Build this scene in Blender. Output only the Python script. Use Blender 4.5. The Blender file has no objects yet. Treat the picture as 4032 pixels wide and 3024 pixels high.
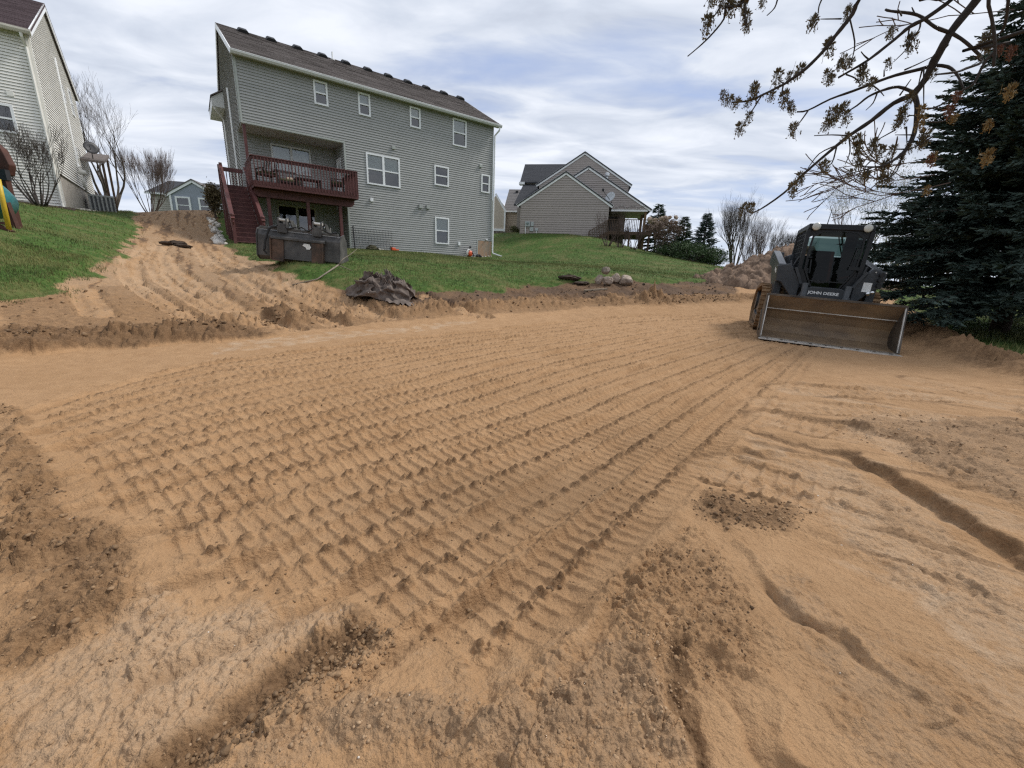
import bpy, bmesh, math, random
import numpy as np
from mathutils import Vector, Matrix, Euler
R = math.radians
random.seed(7); np.random.seed(7)
scene = bpy.context.scene
col = scene.collection

# ------------------------------------------------------------------ camera
H = 1.13
FPX, PITCH, ROLL = 1634.65, 0.263734, 0.0351816
CX, CY = 2016.0, 1512.0
Fv = Vector((0, math.cos(PITCH), -math.sin(PITCH)))
Rt0 = Vector((1, 0, 0)); Up0 = Rt0.cross(Fv)
Rt = Rt0 * math.cos(ROLL) + Up0 * math.sin(ROLL)
Up = -Rt0 * math.sin(ROLL) + Up0 * math.cos(ROLL)
cam_data = bpy.data.cameras.new('camera'); cam = bpy.data.objects.new('camera', cam_data); col.objects.link(cam)
cam_data.sensor_width = 36.0; cam_data.lens = 36.0 * FPX / 4032.0
cam_data.clip_start = 0.05; cam_data.clip_end = 2000
M = Matrix((Rt, Up, -Fv)).transposed().to_4x4(); M.translation = Vector((0, 0, H)); cam.matrix_world = M
scene.camera = cam

# ------------------------------------------------------------------ sky, sun, exposure
SUN_EL, SUN_AZ = 47.0, 66.0
w = bpy.data.worlds.new('World'); scene.world = w; w.use_nodes = True
nt = w.node_tree; nt.nodes.clear()
def N(tree, t, **kw):
    n = tree.nodes.new(t)
    for k, v in kw.items(): setattr(n, k, v)
    return n
def math_node(tree, op, a, b=None, c=None):
    n = N(tree, 'ShaderNodeMath', operation=op)
    for i, v in enumerate((a, b, c)):
        if v is None: continue
        if isinstance(v, (int, float)): n.inputs[i].default_value = v
        else: tree.links.new(v, n.inputs[i])
    return n.outputs[0]
sky = N(nt, 'ShaderNodeTexSky', sky_type='NISHITA'); sky.sun_disc = False
sky.sun_elevation = R(SUN_EL); sky.sun_rotation = R(SUN_AZ); sky.air_density = 1.0; sky.dust_density = 0.6
tc = N(nt, 'ShaderNodeTexCoord'); sp = N(nt, 'ShaderNodeSeparateXYZ'); nt.links.new(tc.outputs['Generated'], sp.inputs[0])
den = math_node(nt, 'ADD', math_node(nt, 'MAXIMUM', sp.outputs[2], 0.0), 0.10)
cxx = math_node(nt, 'DIVIDE', sp.outputs[0], den); cyy = math_node(nt, 'DIVIDE', sp.outputs[1], den)
cmb = N(nt, 'ShaderNodeCombineXYZ'); nt.links.new(cxx, cmb.inputs[0]); nt.links.new(cyy, cmb.inputs[1])
def cloud(rot, sx, sy, scale, detail, dist, off):
    mp = N(nt, 'ShaderNodeMapping'); mp.inputs['Rotation'].default_value = (0, 0, R(rot)); mp.inputs['Scale'].default_value = (sx, sy, 1)
    mp.inputs['Location'].default_value = off
    nt.links.new(cmb.outputs[0], mp.inputs[0])
    nz = N(nt, 'ShaderNodeTexNoise'); nz.inputs['Scale'].default_value = scale; nz.inputs['Detail'].default_value = detail
    nz.inputs['Roughness'].default_value = 0.52; nz.inputs['Distortion'].default_value = dist
    nt.links.new(mp.outputs[0], nz.inputs['Vector']); return nz.outputs[0]
def ramp(tree, val, stops):
    r = N(tree, 'ShaderNodeValToRGB'); e = r.color_ramp.elements
    while len(e) < len(stops): e.new(0.5)
    for i, (p, c) in enumerate(stops):
        e[i].position = p; e[i].color = tuple(c) + (1,) if len(c) == 3 else c
    tree.links.new(val, r.inputs[0]); return r.outputs[0]
c1 = cloud(-32, 0.42, 1.5, 0.85, 7, 0.25, (3.1, 0.4, 0)); c2 = cloud(-26, 0.62, 1.15, 3.0, 7, 0.5, (7.3, 2.2, 0))
cover = ramp(nt, math_node(nt, 'ADD', math_node(nt, 'MULTIPLY', c1, 0.7), math_node(nt, 'MULTIPLY', c2, 0.3)), [(0.33, (0, 0, 0)), (0.47, (1, 1, 1))])
tone = ramp(nt, math_node(nt, 'ADD', math_node(nt, 'MULTIPLY', c2, 0.6), math_node(nt, 'MULTIPLY', c1, 0.4)), [(0.34, (4.3, 4.75, 5.7)), (0.47, (5.7, 6.2, 7.15)), (0.62, (7.7, 8.05, 8.75))])
blue = N(nt, 'ShaderNodeMix', data_type='RGBA'); blue.inputs[0].default_value = 0.72
nt.links.new(sky.outputs[0], blue.inputs[6]); blue.inputs[7].default_value = (4.0, 4.9, 7.4, 1)
mixc = N(nt, 'ShaderNodeMix', data_type='RGBA'); nt.links.new(cover, mixc.inputs[0]); nt.links.new(blue.outputs[2], mixc.inputs[6]); nt.links.new(tone, mixc.inputs[7])
# towards the horizon the cloud deck closes up and turns pale
hz = ramp(nt, sp.outputs[2], [(0.0, (1, 1, 1)), (0.22, (0, 0, 0))])
hmix = N(nt, 'ShaderNodeMix', data_type='RGBA'); nt.links.new(math_node(nt, 'MULTIPLY', hz, 0.6), hmix.inputs[0])
nt.links.new(mixc.outputs[2], hmix.inputs[6]); hmix.inputs[7].default_value = (6.6, 7.3, 8.5, 1)
bg = N(nt, 'ShaderNodeBackground'); bg.inputs[1].default_value = 0.078; nt.links.new(hmix.outputs[2], bg.inputs[0])
wo = N(nt, 'ShaderNodeOutputWorld'); nt.links.new(bg.outputs[0], wo.inputs[0])
sd = bpy.data.lights.new('sun', 'SUN'); sd.energy = 1.9; sd.angle = R(11); sd.color = (1, 0.965, 0.91)
so = bpy.data.objects.new('sun', sd); col.objects.link(so)
sdir = Vector((math.sin(R(SUN_AZ)) * math.cos(R(SUN_EL)), math.cos(R(SUN_AZ)) * math.cos(R(SUN_EL)), math.sin(R(SUN_EL))))
so.rotation_euler = sdir.to_track_quat('Z', 'Y').to_euler(); so.location = (0, 0, 40)
vs = scene.view_settings; vs.view_transform = 'Standard'; vs.look = 'None'; vs.exposure = 0.62; vs.gamma = 1; vs.use_curve_mapping = False
scene.render.engine = 'CYCLES'
scene.cycles.use_denoising = False; scene.cycles.filter_width = 1.3; scene.cycles.max_bounces = 6; scene.cycles.transparent_max_bounces = 8

# ------------------------------------------------------------------ materials
MATS = {}
def mat(name, c, rough=0.7, vary=0.12, scale=6.0, bump=0.0, bscale=None, metal=0.0, c2=None, spec=0.35, stretch=None, detail=5.0, rand=0.0):
    """principled material: colour mottled by noise, optional second colour, optional bump"""
    if name in MATS: return MATS[name]
    m = bpy.data.materials.new(name); m.use_nodes = True; t = m.node_tree; b = t.nodes['Principled BSDF']
    b.inputs['Roughness'].default_value = rough; b.inputs['Metallic'].default_value = metal; b.inputs['Specular IOR Level'].default_value = spec
    tcn = N(t, 'ShaderNodeTexCoord'); src = tcn.outputs['Object']
    if stretch:
        mp = N(t, 'ShaderNodeMapping'); mp.inputs['Scale'].default_value = stretch; t.links.new(src, mp.inputs[0]); src = mp.outputs[0]
    nz = N(t, 'ShaderNodeTexNoise'); nz.inputs['Scale'].default_value = scale; nz.inputs['Detail'].default_value = detail; nz.inputs['Roughness'].default_value = 0.6
    t.links.new(src, nz.inputs['Vector'])
    lo = tuple(max(0, x * (1 - vary)) for x in c); hi = tuple(x * (1 + vary) for x in (c2 or c))
    o = ramp(t, nz.outputs[0], [(0.32, lo), (0.68, hi)])
    if rand:
        oi = N(t, 'ShaderNodeObjectInfo'); hs = N(t, 'ShaderNodeHueSaturation')
        t.links.new(math_node(t, 'ADD', math_node(t, 'MULTIPLY', oi.outputs['Random'], rand), 1 - rand / 2), hs.inputs['Value']); t.links.new(o, hs.inputs['Color']); o = hs.outputs[0]
    t.links.new(o, b.inputs['Base Color'])
    if bump:
        n2 = N(t, 'ShaderNodeTexNoise'); n2.inputs['Scale'].default_value = bscale or scale * 4; n2.inputs['Detail'].default_value = 5
        t.links.new(src, n2.inputs['Vector']); bp = N(t, 'ShaderNodeBump'); bp.inputs['Strength'].default_value = bump; bp.inputs['Distance'].default_value = 0.02
        t.links.new(n2.outputs[0], bp.inputs['Height']); t.links.new(bp.outputs[0], b.inputs['Normal'])
    MATS[name] = m; return m
def glass_mat(name, tint=(0.75, 0.8, 0.78), refl=0.10, rough=0.02):
    m = bpy.data.materials.new(name); m.use_nodes = True; t = m.node_tree; t.nodes.clear()
    tr = N(t, 'ShaderNodeBsdfTransparent'); tr.inputs[0].default_value = tint + (1,)
    gl = N(t, 'ShaderNodeBsdfGlossy'); gl.inputs['Roughness'].default_value = rough
    tcn = N(t, 'ShaderNodeTexCoord'); nz = N(t, 'ShaderNodeTexNoise'); nz.inputs['Scale'].default_value = 3.0; t.links.new(tcn.outputs['Object'], nz.inputs['Vector'])
    bp = N(t, 'ShaderNodeBump'); bp.inputs['Strength'].default_value = 0.05; bp.inputs['Distance'].default_value = 0.02; t.links.new(nz.outputs[0], bp.inputs['Height']); t.links.new(bp.outputs[0], gl.inputs['Normal'])
    fr = N(t, 'ShaderNodeFresnel'); fr.inputs[0].default_value = 1.5
    mx = N(t, 'ShaderNodeMixShader'); t.links.new(math_node(t, 'ADD', fr.outputs[0], refl), mx.inputs[0]); t.links.new(tr.outputs[0], mx.inputs[1]); t.links.new(gl.outputs[0], mx.inputs[2])
    out = N(t, 'ShaderNodeOutputMaterial'); t.links.new(mx.outputs[0], out.inputs[0]); return m

sage = mat('sage_siding', (0.345, 0.347, 0.332), 0.55, 0.05, 3, 0.03, 60, rand=0.08, stretch=(0.3, 1, 1))
cream = mat('cream_siding', (0.80, 0.78, 0.72), 0.5, 0.05, 3, 0.03, 60, rand=0.05, stretch=(0.3, 1, 1))
taupe = mat('taupe_siding', (0.36, 0.315, 0.29), 0.55, 0.05, 3, 0.03, 60, rand=0.08, stretch=(0.3, 1, 1))
tan = mat('tan_siding', (0.42, 0.35, 0.27), 0.55, 0.05, 3, rand=0.08)
bluegrey = mat('blue_grey_siding', (0.29, 0.32, 0.37), 0.55, 0.05, 3)
white = mat('white_trim', (0.84, 0.85, 0.85), 0.45, 0.04, 4)
offwhite = mat('offwhite_gutter', (0.58, 0.59, 0.57), 0.4, 0.06, 4)
sagetrim = mat('sage_trim', (0.40, 0.42, 0.39), 0.5, 0.05, 4)
soffit_m = mat('soffit_vinyl', (0.46, 0.46, 0.43), 0.6, 0.05, 5)
shingle_brown = mat('brown_shingles', (0.130, 0.108, 0.099), 0.95, 0.25, 22, 0.5, 40, c2=(0.165, 0.144, 0.135), stretch=(1, 1, 1))
shingle_dark = mat('charcoal_shingles', (0.058, 0.060, 0.067), 0.95, 0.4, 18, 0.5, 40)
shingle_grey = mat('grey_shingles', (0.15, 0.14, 0.135), 0.95, 0.4, 18, 0.4, 40)
concrete = mat('concrete', (0.42, 0.38, 0.33), 0.9, 0.15, 2.5, 0.3, 30)
concrete_rust = mat('stained_concrete', (0.40, 0.34, 0.27), 0.9, 0.2, 1.6, 0.3, 30, c2=(0.40, 0.22, 0.12), stretch=(2.2, 1, 0.6))
deckred = mat('oxblood_stain', (0.105, 0.038, 0.034), 0.55, 0.25, 5, 0.12, 30, rand=0.15, stretch=(1, 1, 1))
deckbrown = mat('brown_deck_stain', (0.085, 0.052, 0.032), 0.7, 0.2, 5, 0.1, 30, rand=0.15)
dark_int = mat('dark_interior', (0.012, 0.013, 0.014), 0.9, 0.1, 2)
blind_m = mat('pale_blind', (0.62, 0.66, 0.66), 0.7, 0.04, 8)
screen_m = mat('insect_screen', (0.085, 0.095, 0.095), 0.8, 0.1, 8)
pane_m = glass_mat('window_glass')
pane_dark = glass_mat('cab_glass', (0.24, 0.31, 0.29), -0.02)
black_vent = mat('black_vent', (0.02, 0.021, 0.023), 0.6, 0.2, 8)
# ------------------------------------------------------------------ mesh helpers
class MB:
    def __init__(s): s.v = []; s.f = []; s.cut = []
    def add(s, vs_, fs, M_=None):
        b = len(s.v); s.cut.append((b, len(s.f)))
        for p in vs_: s.v.append(tuple(M_ @ Vector(p)) if M_ is not None else tuple(p))
        s.f += [tuple(i + b for i in f) for f in fs]; return s
    def box(s, x0, x1, y0, y1, z0, z1, M_=None):
        return s.add([(x0, y0, z0), (x1, y0, z0), (x1, y1, z0), (x0, y1, z0), (x0, y0, z1), (x1, y0, z1), (x1, y1, z1), (x0, y1, z1)],
                     [(0, 3, 2, 1), (4, 5, 6, 7), (0, 1, 5, 4), (1, 2, 6, 5), (2, 3, 7, 6), (3, 0, 4, 7)], M_)
    def bar(s, a, b, wd, ht, up=(0, 0, 1)):
        a = Vector(a); b = Vector(b); d = (b - a); L = d.length; d.normalize(); u = Vector(up); sx = d.cross(u)
        if sx.length < 1e-4: sx = d.cross(Vector((0, 1, 0)))
        sx.normalize(); u = sx.cross(d); vs_ = []
        for p in (a, b):
            for i, j in ((-1, -1), (1, -1), (1, 1), (-1, 1)): vs_.append(p + sx * (wd / 2 * i) + u * (ht / 2 * j))
        return s.add(vs_, [(0, 1, 2, 3), (7, 6, 5, 4), (0, 4, 5, 1), (1, 5, 6, 2), (2, 6, 7, 3), (3, 7, 4, 0)])
    def prism(s, poly, lo, hi, axis='y', M_=None):
        n = len(poly); vs_ = []
        for h in (lo, hi):
            for a, b in poly: vs_.append({'y': (a, h, b), 'x': (h, a, b), 'z': (a, b, h)}[axis])
        fs = [tuple(range(n)), tuple(range(2 * n - 1, n - 1, -1))] + [(i, i + n, (i + 1) % n + n, (i + 1) % n) for i in range(n)]
        return s.add(vs_, fs, M_)
    def tube(s, pts, rad, n=8, cap=True):
        pts = [Vector(p) for p in pts]; m = len(pts)
        if not hasattr(rad, '__len__'): rad = [rad] * m
        b = len(s.v); s.cut.append((b, len(s.f))); prev = None
        for i, p in enumerate(pts):
            d = (pts[min(i + 1, m - 1)] - pts[max(i - 1, 0)])
            if d.length < 1e-9: d = Vector((0, 0, 1))
            d.normalize()
            if prev is None: a = d.orthogonal().normalized()
            else:
                a = prev - d * prev.dot(d)
                a = a.normalized() if a.length > 1e-6 else d.orthogonal().normalized()
            prev = a; c = d.cross(a)
            for k in range(n):
                t = 2 * math.pi * k / n; s.v.append(tuple(p + (a * math.cos(t) + c * math.sin(t)) * rad[i]))
        for i in range(m - 1):
            for k in range(n):
                k2 = (k + 1) % n; s.f.append((b + i * n + k, b + i * n + k2, b + (i + 1) * n + k2, b + (i + 1) * n + k))
        if cap and n > 2: s.f.append(tuple(b + k for k in range(n - 1, -1, -1))); s.f.append(tuple(b + (m - 1) * n + k for k in range(n)))
        return s
    def lathe(s, prof, n=20, M_=None):
        vs_ = []; fs = []
        for r, z in prof:
            for k in range(n): vs_.append((r * math.cos(2 * math.pi * k / n), r * math.sin(2 * math.pi * k / n), z))
        for i in range(len(prof) - 1):
            for k in range(n): k2 = (k + 1) % n; fs.append((i * n + k, i * n + k2, (i + 1) * n + k2, (i + 1) * n + k))
        fs.append(tuple(range(n - 1, -1, -1))); fs.append(tuple((len(prof) - 1) * n + k for k in range(n)))
        return s.add(vs_, fs, M_)
    def build(s, name, m, parent=None, smooth=False, bevel=0.0):
        me = bpy.data.meshes.new(name); me.from_pydata(s.v, [], s.f); me.validate(); me.update()
        return link(name, me, m, parent, smooth, bevel)
def build_each(mb, name, m, parent=None, bevel=0.0):
    """every piece of the builder becomes an object of its own"""
    ends = mb.cut[1:] + [(len(mb.v), len(mb.f))]; out = []
    for (v0, f0), (v1, f1) in zip(mb.cut, ends):
        q = MB(); q.v = mb.v[v0:v1]; q.f = [tuple(i - v0 for i in f) for f in mb.f[f0:f1]]; out.append(q.build(name, m, parent, False, bevel))
    return out
def link(name, me, m, parent=None, smooth=False, bevel=0.0):
    if m is not None and not me.materials: me.materials.append(m)
    if smooth: me.polygons.foreach_set('use_smooth', [True] * len(me.polygons))
    o = bpy.data.objects.new(name, me); col.objects.link(o)
    if parent is not None: o.parent = parent
    if bevel:
        bm_ = o.modifiers.new('bevel', 'BEVEL'); bm_.width = bevel; bm_.segments = 2; bm_.limit_method = 'ANGLE'
    return o
def tag(o, label=None, cat=None, group=None, kind=None):
    for k, v in (('label', label), ('category', cat), ('group', group), ('kind', kind)):
        if v: o[k] = v
    return o
def thing(name, label, cat, loc=(0, 0, 0), rotz=0.0, group=None):
    o = bpy.data.objects.new(name, None); col.objects.link(o); o.location = loc; o.rotation_euler = (0, 0, rotz); o.empty_display_size = 0.2
    return tag(o, label, cat, group)
def copy_tree(o, parent=None):
    c = o.copy(); col.objects.link(c)
    if parent is not None: c.parent = parent
    for ch in list(o.children): copy_tree(ch, c)
    return c
def np_mesh(name, V, F, m, parent=None, smooth=False):
    """V (n,3), F (m,k) all faces with the same corner count"""
    me = bpy.data.meshes.new(name); k = F.shape[1]
    me.vertices.add(len(V)); me.vertices.foreach_set('co', np.asarray(V, np.float32).ravel())
    me.loops.add(F.size); me.loops.foreach_set('vertex_index', np.asarray(F, np.int32).ravel())
    me.polygons.add(len(F)); me.polygons.foreach_set('loop_start', np.arange(0, F.size, k, dtype=np.int32))
    try: me.polygons.foreach_set('loop_total', np.full(len(F), k, dtype=np.int32))
    except Exception: pass
    if smooth: me.polygons.foreach_set('use_smooth', np.ones(len(F), dtype=bool))
    me.update(calc_edges=True); me.validate()
    return link(name, me, m, parent)

# sight lines of the photograph, used to work out where each thing stands in metres
def ray(px, py): return Fv + Rt * ((px - CX) / FPX) - Up * ((py - CY) / FPX)
def at(px, py, Y):
    d = ray(px, py); return Vector((0, 0, H)) + d * (Y / d.y)
# ------------------------------------------------------------------ noise (numpy)
def _h(ix, iy, seed):
    n = (ix.astype(np.int64) * 374761393 + iy.astype(np.int64) * 668265263 + seed * 1442695041) & 0xffffffff
    n = ((n ^ (n >> 13)) * 1274126177) & 0xffffffff
    return (n ^ (n >> 16)) & 0xffffffff
_rt = np.random.RandomState(42); _ang = _rt.uniform(0, 2 * math.pi, 65536); _GX = np.cos(_ang); _GY = np.sin(_ang)
def perlin(x, y, seed=0):
    x = np.asarray(x, float); y = np.asarray(y, float); fx0 = np.floor(x); fy0 = np.floor(y); fx = x - fx0; fy = y - fy0
    ix = fx0.astype(np.int32) + seed * 57; iy = fy0.astype(np.int32) + seed * 131; x0 = (ix & 255) << 8; x1 = ((ix + 1) & 255) << 8; y0 = iy & 255; y1 = (iy + 1) & 255
    u = fx * fx * fx * (fx * (fx * 6 - 15) + 10); v = fy * fy * fy * (fy * (fy * 6 - 15) + 10); fx1 = fx - 1; fy1 = fy - 1
    k = x0 | y0; a = _GX[k] * fx + _GY[k] * fy; k = x1 | y0; b = _GX[k] * fx1 + _GY[k] * fy; k = x0 | y1; c = _GX[k] * fx + _GY[k] * fy1; k = x1 | y1; d = _GX[k] * fx1 + _GY[k] * fy1
    ab = a + u * (b - a); return (ab + v * ((c + u * (d - c)) - ab)) * 1.5
def fbm(x, y, octs=4, seed=0, gain=0.5):
    o = np.zeros_like(x); a = 1.0; f = 1.0
    for i in range(octs): o += a * perlin(x * f + 17.3 * i, y * f - 9.1 * i, seed + i * 31); a *= gain; f *= 2.03
    return o
def billow(x, y, octs=4, seed=0, gain=0.55):
    o = np.zeros_like(x); a = 1.0; f = 1.0
    for i in range(octs): o += a * (np.abs(perlin(x * f + 5.7 * i, y * f + 3.1 * i, seed + i * 13)) - 0.25); a *= gain; f *= 2.1
    return o
_PX = _rt.rand(65536); _PY = _rt.rand(65536); _PV = _rt.rand(65536)
def worley(x, y, seed=0):
    """distances to the nearest and second nearest scattered point, and a random number of the nearest"""
    fx = np.floor(x); fy = np.floor(y); ix = fx.astype(np.int32) + seed * 57; iy = fy.astype(np.int32) + seed * 131; ux = x - fx; uy = y - fy; f1 = np.full(x.shape, 9.0); f2 = np.full(x.shape, 9.0); val = np.zeros(x.shape)
    for a in (-1, 0, 1):
        for b in (-1, 0, 1):
            k = (((ix + a) & 255) << 8) | ((iy + b) & 255); d = (a + _PX[k] - ux) ** 2 + (b + _PY[k] - uy) ** 2; m = d < f1; f2 = np.where(m, f1, np.minimum(f2, d)); f1 = np.where(m, d, f1); val = np.where(m, _PV[k], val)
    return np.sqrt(f1), np.sqrt(f2), val
def clod_field(x, y, f, seed):
    """broken crust: angular lumps of uneven height parted by cracks"""
    wx = x * f + .45 * perlin(x * f * 1.1, y * f * 1.1, seed); wy = y * f + .45 * perlin(x * f * 1.1 + 9.5, y * f * 1.1, seed); d1, d2, v = worley(wx, wy, seed)
    return sstep(0.0, 0.34, d2 - d1) * (.15 + v ** 1.6) * (1 - .35 * d1 + .3 * (v - .5) * (wx - np.floor(wx) - .5))
def sstep(a, b, x):
    t = np.clip((x - a) / (b - a), 0, 1); return t * t * (3 - 2 * t)
def inside(X, Y, poly):
    r = np.zeros(X.shape, bool); n = len(poly); j = n - 1
    for i in range(n):
        xi, yi = poly[i]; xj, yj = poly[j]
        if yi != yj:
            c = ((yi > Y) != (yj > Y)) & (X < (xj - xi) * (Y - yi) / (yj - yi) + xi); r ^= c
        j = i
    return r
def along(X, Y, line):
    """distance d to a polyline, signed offset w (left positive) and arc length s"""
    best = np.full(X.shape, 1e9); W = np.zeros(X.shape); S = np.zeros(X.shape); acc = 0.0
    for (x0, y0), (x1, y1) in zip(line[:-1], line[1:]):
        dx, dy = x1 - x0, y1 - y0; L = math.hypot(dx, dy) + 1e-9; dx /= L; dy /= L
        s = (X - x0) * dx + (Y - y0) * dy; sc = np.clip(s, 0, L); ex = X - (x0 + dx * sc); ey = Y - (y0 + dy * sc)
        d = ex * ex + ey * ey; m = d < best; best[m] = d[m]; W[m] = (-(X - x0) * dy + (Y - y0) * dx)[m]; S[m] = (acc + sc)[m]; acc += L
    return np.sqrt(best), W, S
def sdist(X, Y, poly):
    d, _, _ = along(X, Y, list(poly) + [poly[0]]); return np.where(inside(X, Y, poly), d, -d)

# ------------------------------------------------------------------ lie of the land: thin-plate surface through surveyed heights
D1 = Vector((0.79921304, 0.60104785, 0)); NB = Vector((0.60104785, -0.79921304, 0))
L0 = Vector((-12.948, 21.555, 0)); HROT = math.atan2(D1.y, D1.x)
def hp(u, off, z=0.0): v = L0 + D1 * u + NB * off; return (v.x, v.y, z)
CT = [(-7.6, 5.4, .40), (-6.38, 6.4, .22), (-5.55, 7.4, .12), (-4.42, 8.8, .18), (-3.11, 9.8, .40), (-3.26, 10.3, .55), (-5.6, 9, .30), (-8.12, 6.6, .45), (-8.13, 7.6, .59),
 (-11.05, 9.5, 1.55), (-19.3, 19, 3.0), (-12.74, 14, 1.58), (-22.4, 26, 3.7), (-18.11, 27, 3.97), (-21.5, 28, 4.17), (-13.26, 17, 1.79), (-9.86, 12.5, 1.02), (-7.81, 9.8, .59), (-8.37, 12.5, 1.05),
 (-5.79, 11.5, 1.08), (-3.45, 10.5, .65), (-4.57, 10.5, .71), (-.23, 13, .6), (3.45, 15, 1.05), (6.73, 17, 1.03), (9.76, 19, 1.09), (-.42, 22, 1.5), (5.97, 28, 2.45), (.19, 36, 4.05), (7.0, 35, 3.75), (8.6, 36, 3.2), (15.32, 34, 1.86),
 (10.5, 17, 1.1), (27.2, 30, .87), (10.83, 9.6, .09), (11.5, 8, .1), (9, 4, .1), (-14.5, 11.5, 2.1), (-16, 14, 2.45), (-25, 33, 4.3), (-19, 33, 4.4), (-22, 23, 3.25), (-24, 19, 3.2),
 hp(0, 0, 1.98), hp(4.6, 0, 1.98), hp(9, 0, 2.0), hp(14, 0, 2.03), hp(3, 4, 1.72), hp(9, 4, 1.72), hp(14, 4, 1.72), hp(-1.5, 0, 2.15), hp(-.6, 2.4, 1.88), hp(-1.2, -3, 2.9), hp(-1.2, -6, 3.7), hp(-1.2, -9, 4.2), hp(15, -5, 2.9), hp(15, -10, 3.9), hp(5, -5, 2.6),
 (0, 0, 0), (-1.2, 1, 0), (1.2, 1, 0), (0, 3, 0), (2.5, 3, 0), (-2.5, 3, 0), (-4, 3.2, 0), (-5.2, 4.6, 0), (-3.9, 5.9, 0), (-2.9, 7.1, 0.0), (1.5, 6, 0), (-1.2, 5, 0), (4.5, 4.5, 0), (0, 8.6, .02), (4.8, 8.1, .03), (6.72, 7.2, -.05), (3, 8.5, .03),
 (2.0, 11.2, .14), (5, 12, .2), (7.5, 11, .12), (9, 9, .05), (2.3, 2.0, .0), (4.5, 2, .06), (7, 3, .08), (-3, 0, 0), (3, -1, 0), (0, -3, 0), (-6, 2, .2), (-8, 3.5, .6), (6, -3, 0), (-6, -4, .2),
 (-60, 60, 4.6), (-30, 60, 4.8), (0, 80, 4.6), (30, 80, 2), (60, 60, .9), (60, 0, .4), (-60, 0, 3), (0, -50, 0), (-50, -50, 1), (50, -50, 0), (20, 50, 2.4), (0, 55, 4.3), (40, 25, .7), (25, 12, .2), (150, 150, 1), (-150, 150, 5), (0, 200, 4), (300, 300, 1), (-300, 300, 5), (-300, -300, 2), (300, -300, 0)]
CT = np.array(CT, float)
def _phi(r2): return 0.5 * r2 * np.log(r2 + 1e-9)
def _solve():
    n = len(CT); x, y = CT[:, 0], CT[:, 1]; K = _phi((x[:, None] - x) ** 2 + (y[:, None] - y) ** 2) + np.eye(n) * 0.08
    P = np.c_[np.ones(n), x, y]; A = np.block([[K, P], [P.T, np.zeros((3, 3))]]); return np.linalg.solve(A, np.r_[CT[:, 2], 0, 0, 0])
_W = _solve()
def terrain(X, Y):
    X = np.asarray(X, float); Y = np.asarray(Y, float); o = _W[-3] + _W[-2] * X + _W[-1] * Y
    for i in range(len(CT)): o = o + _W[i] * _phi((X - CT[i, 0]) ** 2 + (Y - CT[i, 1]) ** 2)
    return o
def tz(x, y): return float(terrain(np.array([x]), np.array([y]))[0])
_T = np.concatenate([np.arange(0.5, 16, 0.02), np.arange(16, 70, 0.1), np.arange(70, 300, 1.0)])
def gxy(px, py):
    d = ray(px, py); d = d / math.hypot(d.x, d.y); X = d.x * _T; Y = d.y * _T; Z = H + d.z * _T
    k = np.nonzero(Z < terrain(X, Y))[0]; k = k[0] if len(k) else len(_T) - 1
    return (float(X[k]), float(Y[k]))
def G(*pts): return [gxy(*p) for p in pts]

# ------------------------------------------------------------------ ground zones
dirt_poly = G((700, 828), (872, 832), (868, 935), (960, 1010), (1180, 1095), (1330, 1122), (1500, 1168), (1640, 1158), (1800, 1150), (1960, 1146), (2060, 1128), (2300, 1115), (2430, 1096), (2560, 1120), (2760, 1112), (2950, 1108)) + \
    [(10.5, 16.0), (12.5, 14.5), (11.6, 12.0), (10.0, 9.6), (8.6, 7.6), (7.4, 5.6), (7.4, 3), (7, -4), (-4, -4), (-7, 1)] + G((0, 1190), (250, 1138), (420, 1020), (480, 960), (538, 945), (537, 832))
track_zone = G((90, 1620), (180, 1750), (260, 1880), (340, 2010), (560, 2110), (660, 2230), (770, 2260), (800, 2440), (1100, 2480), (1350, 2380), (1480, 2450), (1700, 2520), (1850, 2720), (2020, 2800), (2165, 2640), (2400, 2350), (2643, 2064), (2900, 1730), (3230, 1370)) + \
    [(7.4, 9.3), (5.6, 12.0)] + G((2300, 1232), (1900, 1262), (1500, 1325), (850, 1398), (500, 1480))
pad_edge = G((0, 1400), (300, 1378), (850, 1345), (1300, 1308), (1700, 1266), (2300, 1224), (2700, 1200))
Z_rough_left = G((0, 1590), (120, 1650), (250, 1880), (400, 2060), (520, 2250), (560, 2400), (300, 2520), (0, 2620))
Z_slab = G((0, 2640), (400, 2490), (640, 2280), (800, 2460), (1300, 2410), (1400, 2440), (1000, 2760), (700, 3020), (660, 3100), (0, 3100))
Z_trench = G((1460, 2400), (1620, 2470), (1450, 2700), (1100, 2900), (850, 3060), (660, 3060), (1000, 2780))
Z_pile = G((880, 3100), (1150, 2920), (1500, 2760), (1850, 2790), (2050, 2830), (2250, 2700), (2450, 2560), (2640, 2560), (2740, 2800), (2850, 3100))
Z_mid = G((2330, 2450), (2560, 2180), (2680, 2080), (2850, 2250), (3020, 2520), (2860, 2760), (2620, 2640), (2450, 2580))
Z_band = G((2690, 2010), (2770, 1905), (3230, 2010), (3160, 2090), (2850, 2110))
Z_grey = G((3420, 1620), (4100, 1660), (4100, 2060), (3760, 1920), (3380, 1740), (3250, 1690))
Z_streak = G((3080, 1830), (3300, 1830), (4100, 2330), (4100, 2760), (3500, 2250))
Z_streak2 = G((2980, 2230), (3150, 2250), (3900, 2900), (4100, 3100), (3500, 3100), (3100, 2600))
Z_foot = G((0, 1195), (480, 1120), (900, 1130), (1300, 1140), (1500, 1180), (2000, 1160), (2300, 1130), (2900, 1122), (2900, 1188), (2300, 1215), (1700, 1255), (1300, 1295), (850, 1330), (0, 1385))
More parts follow.
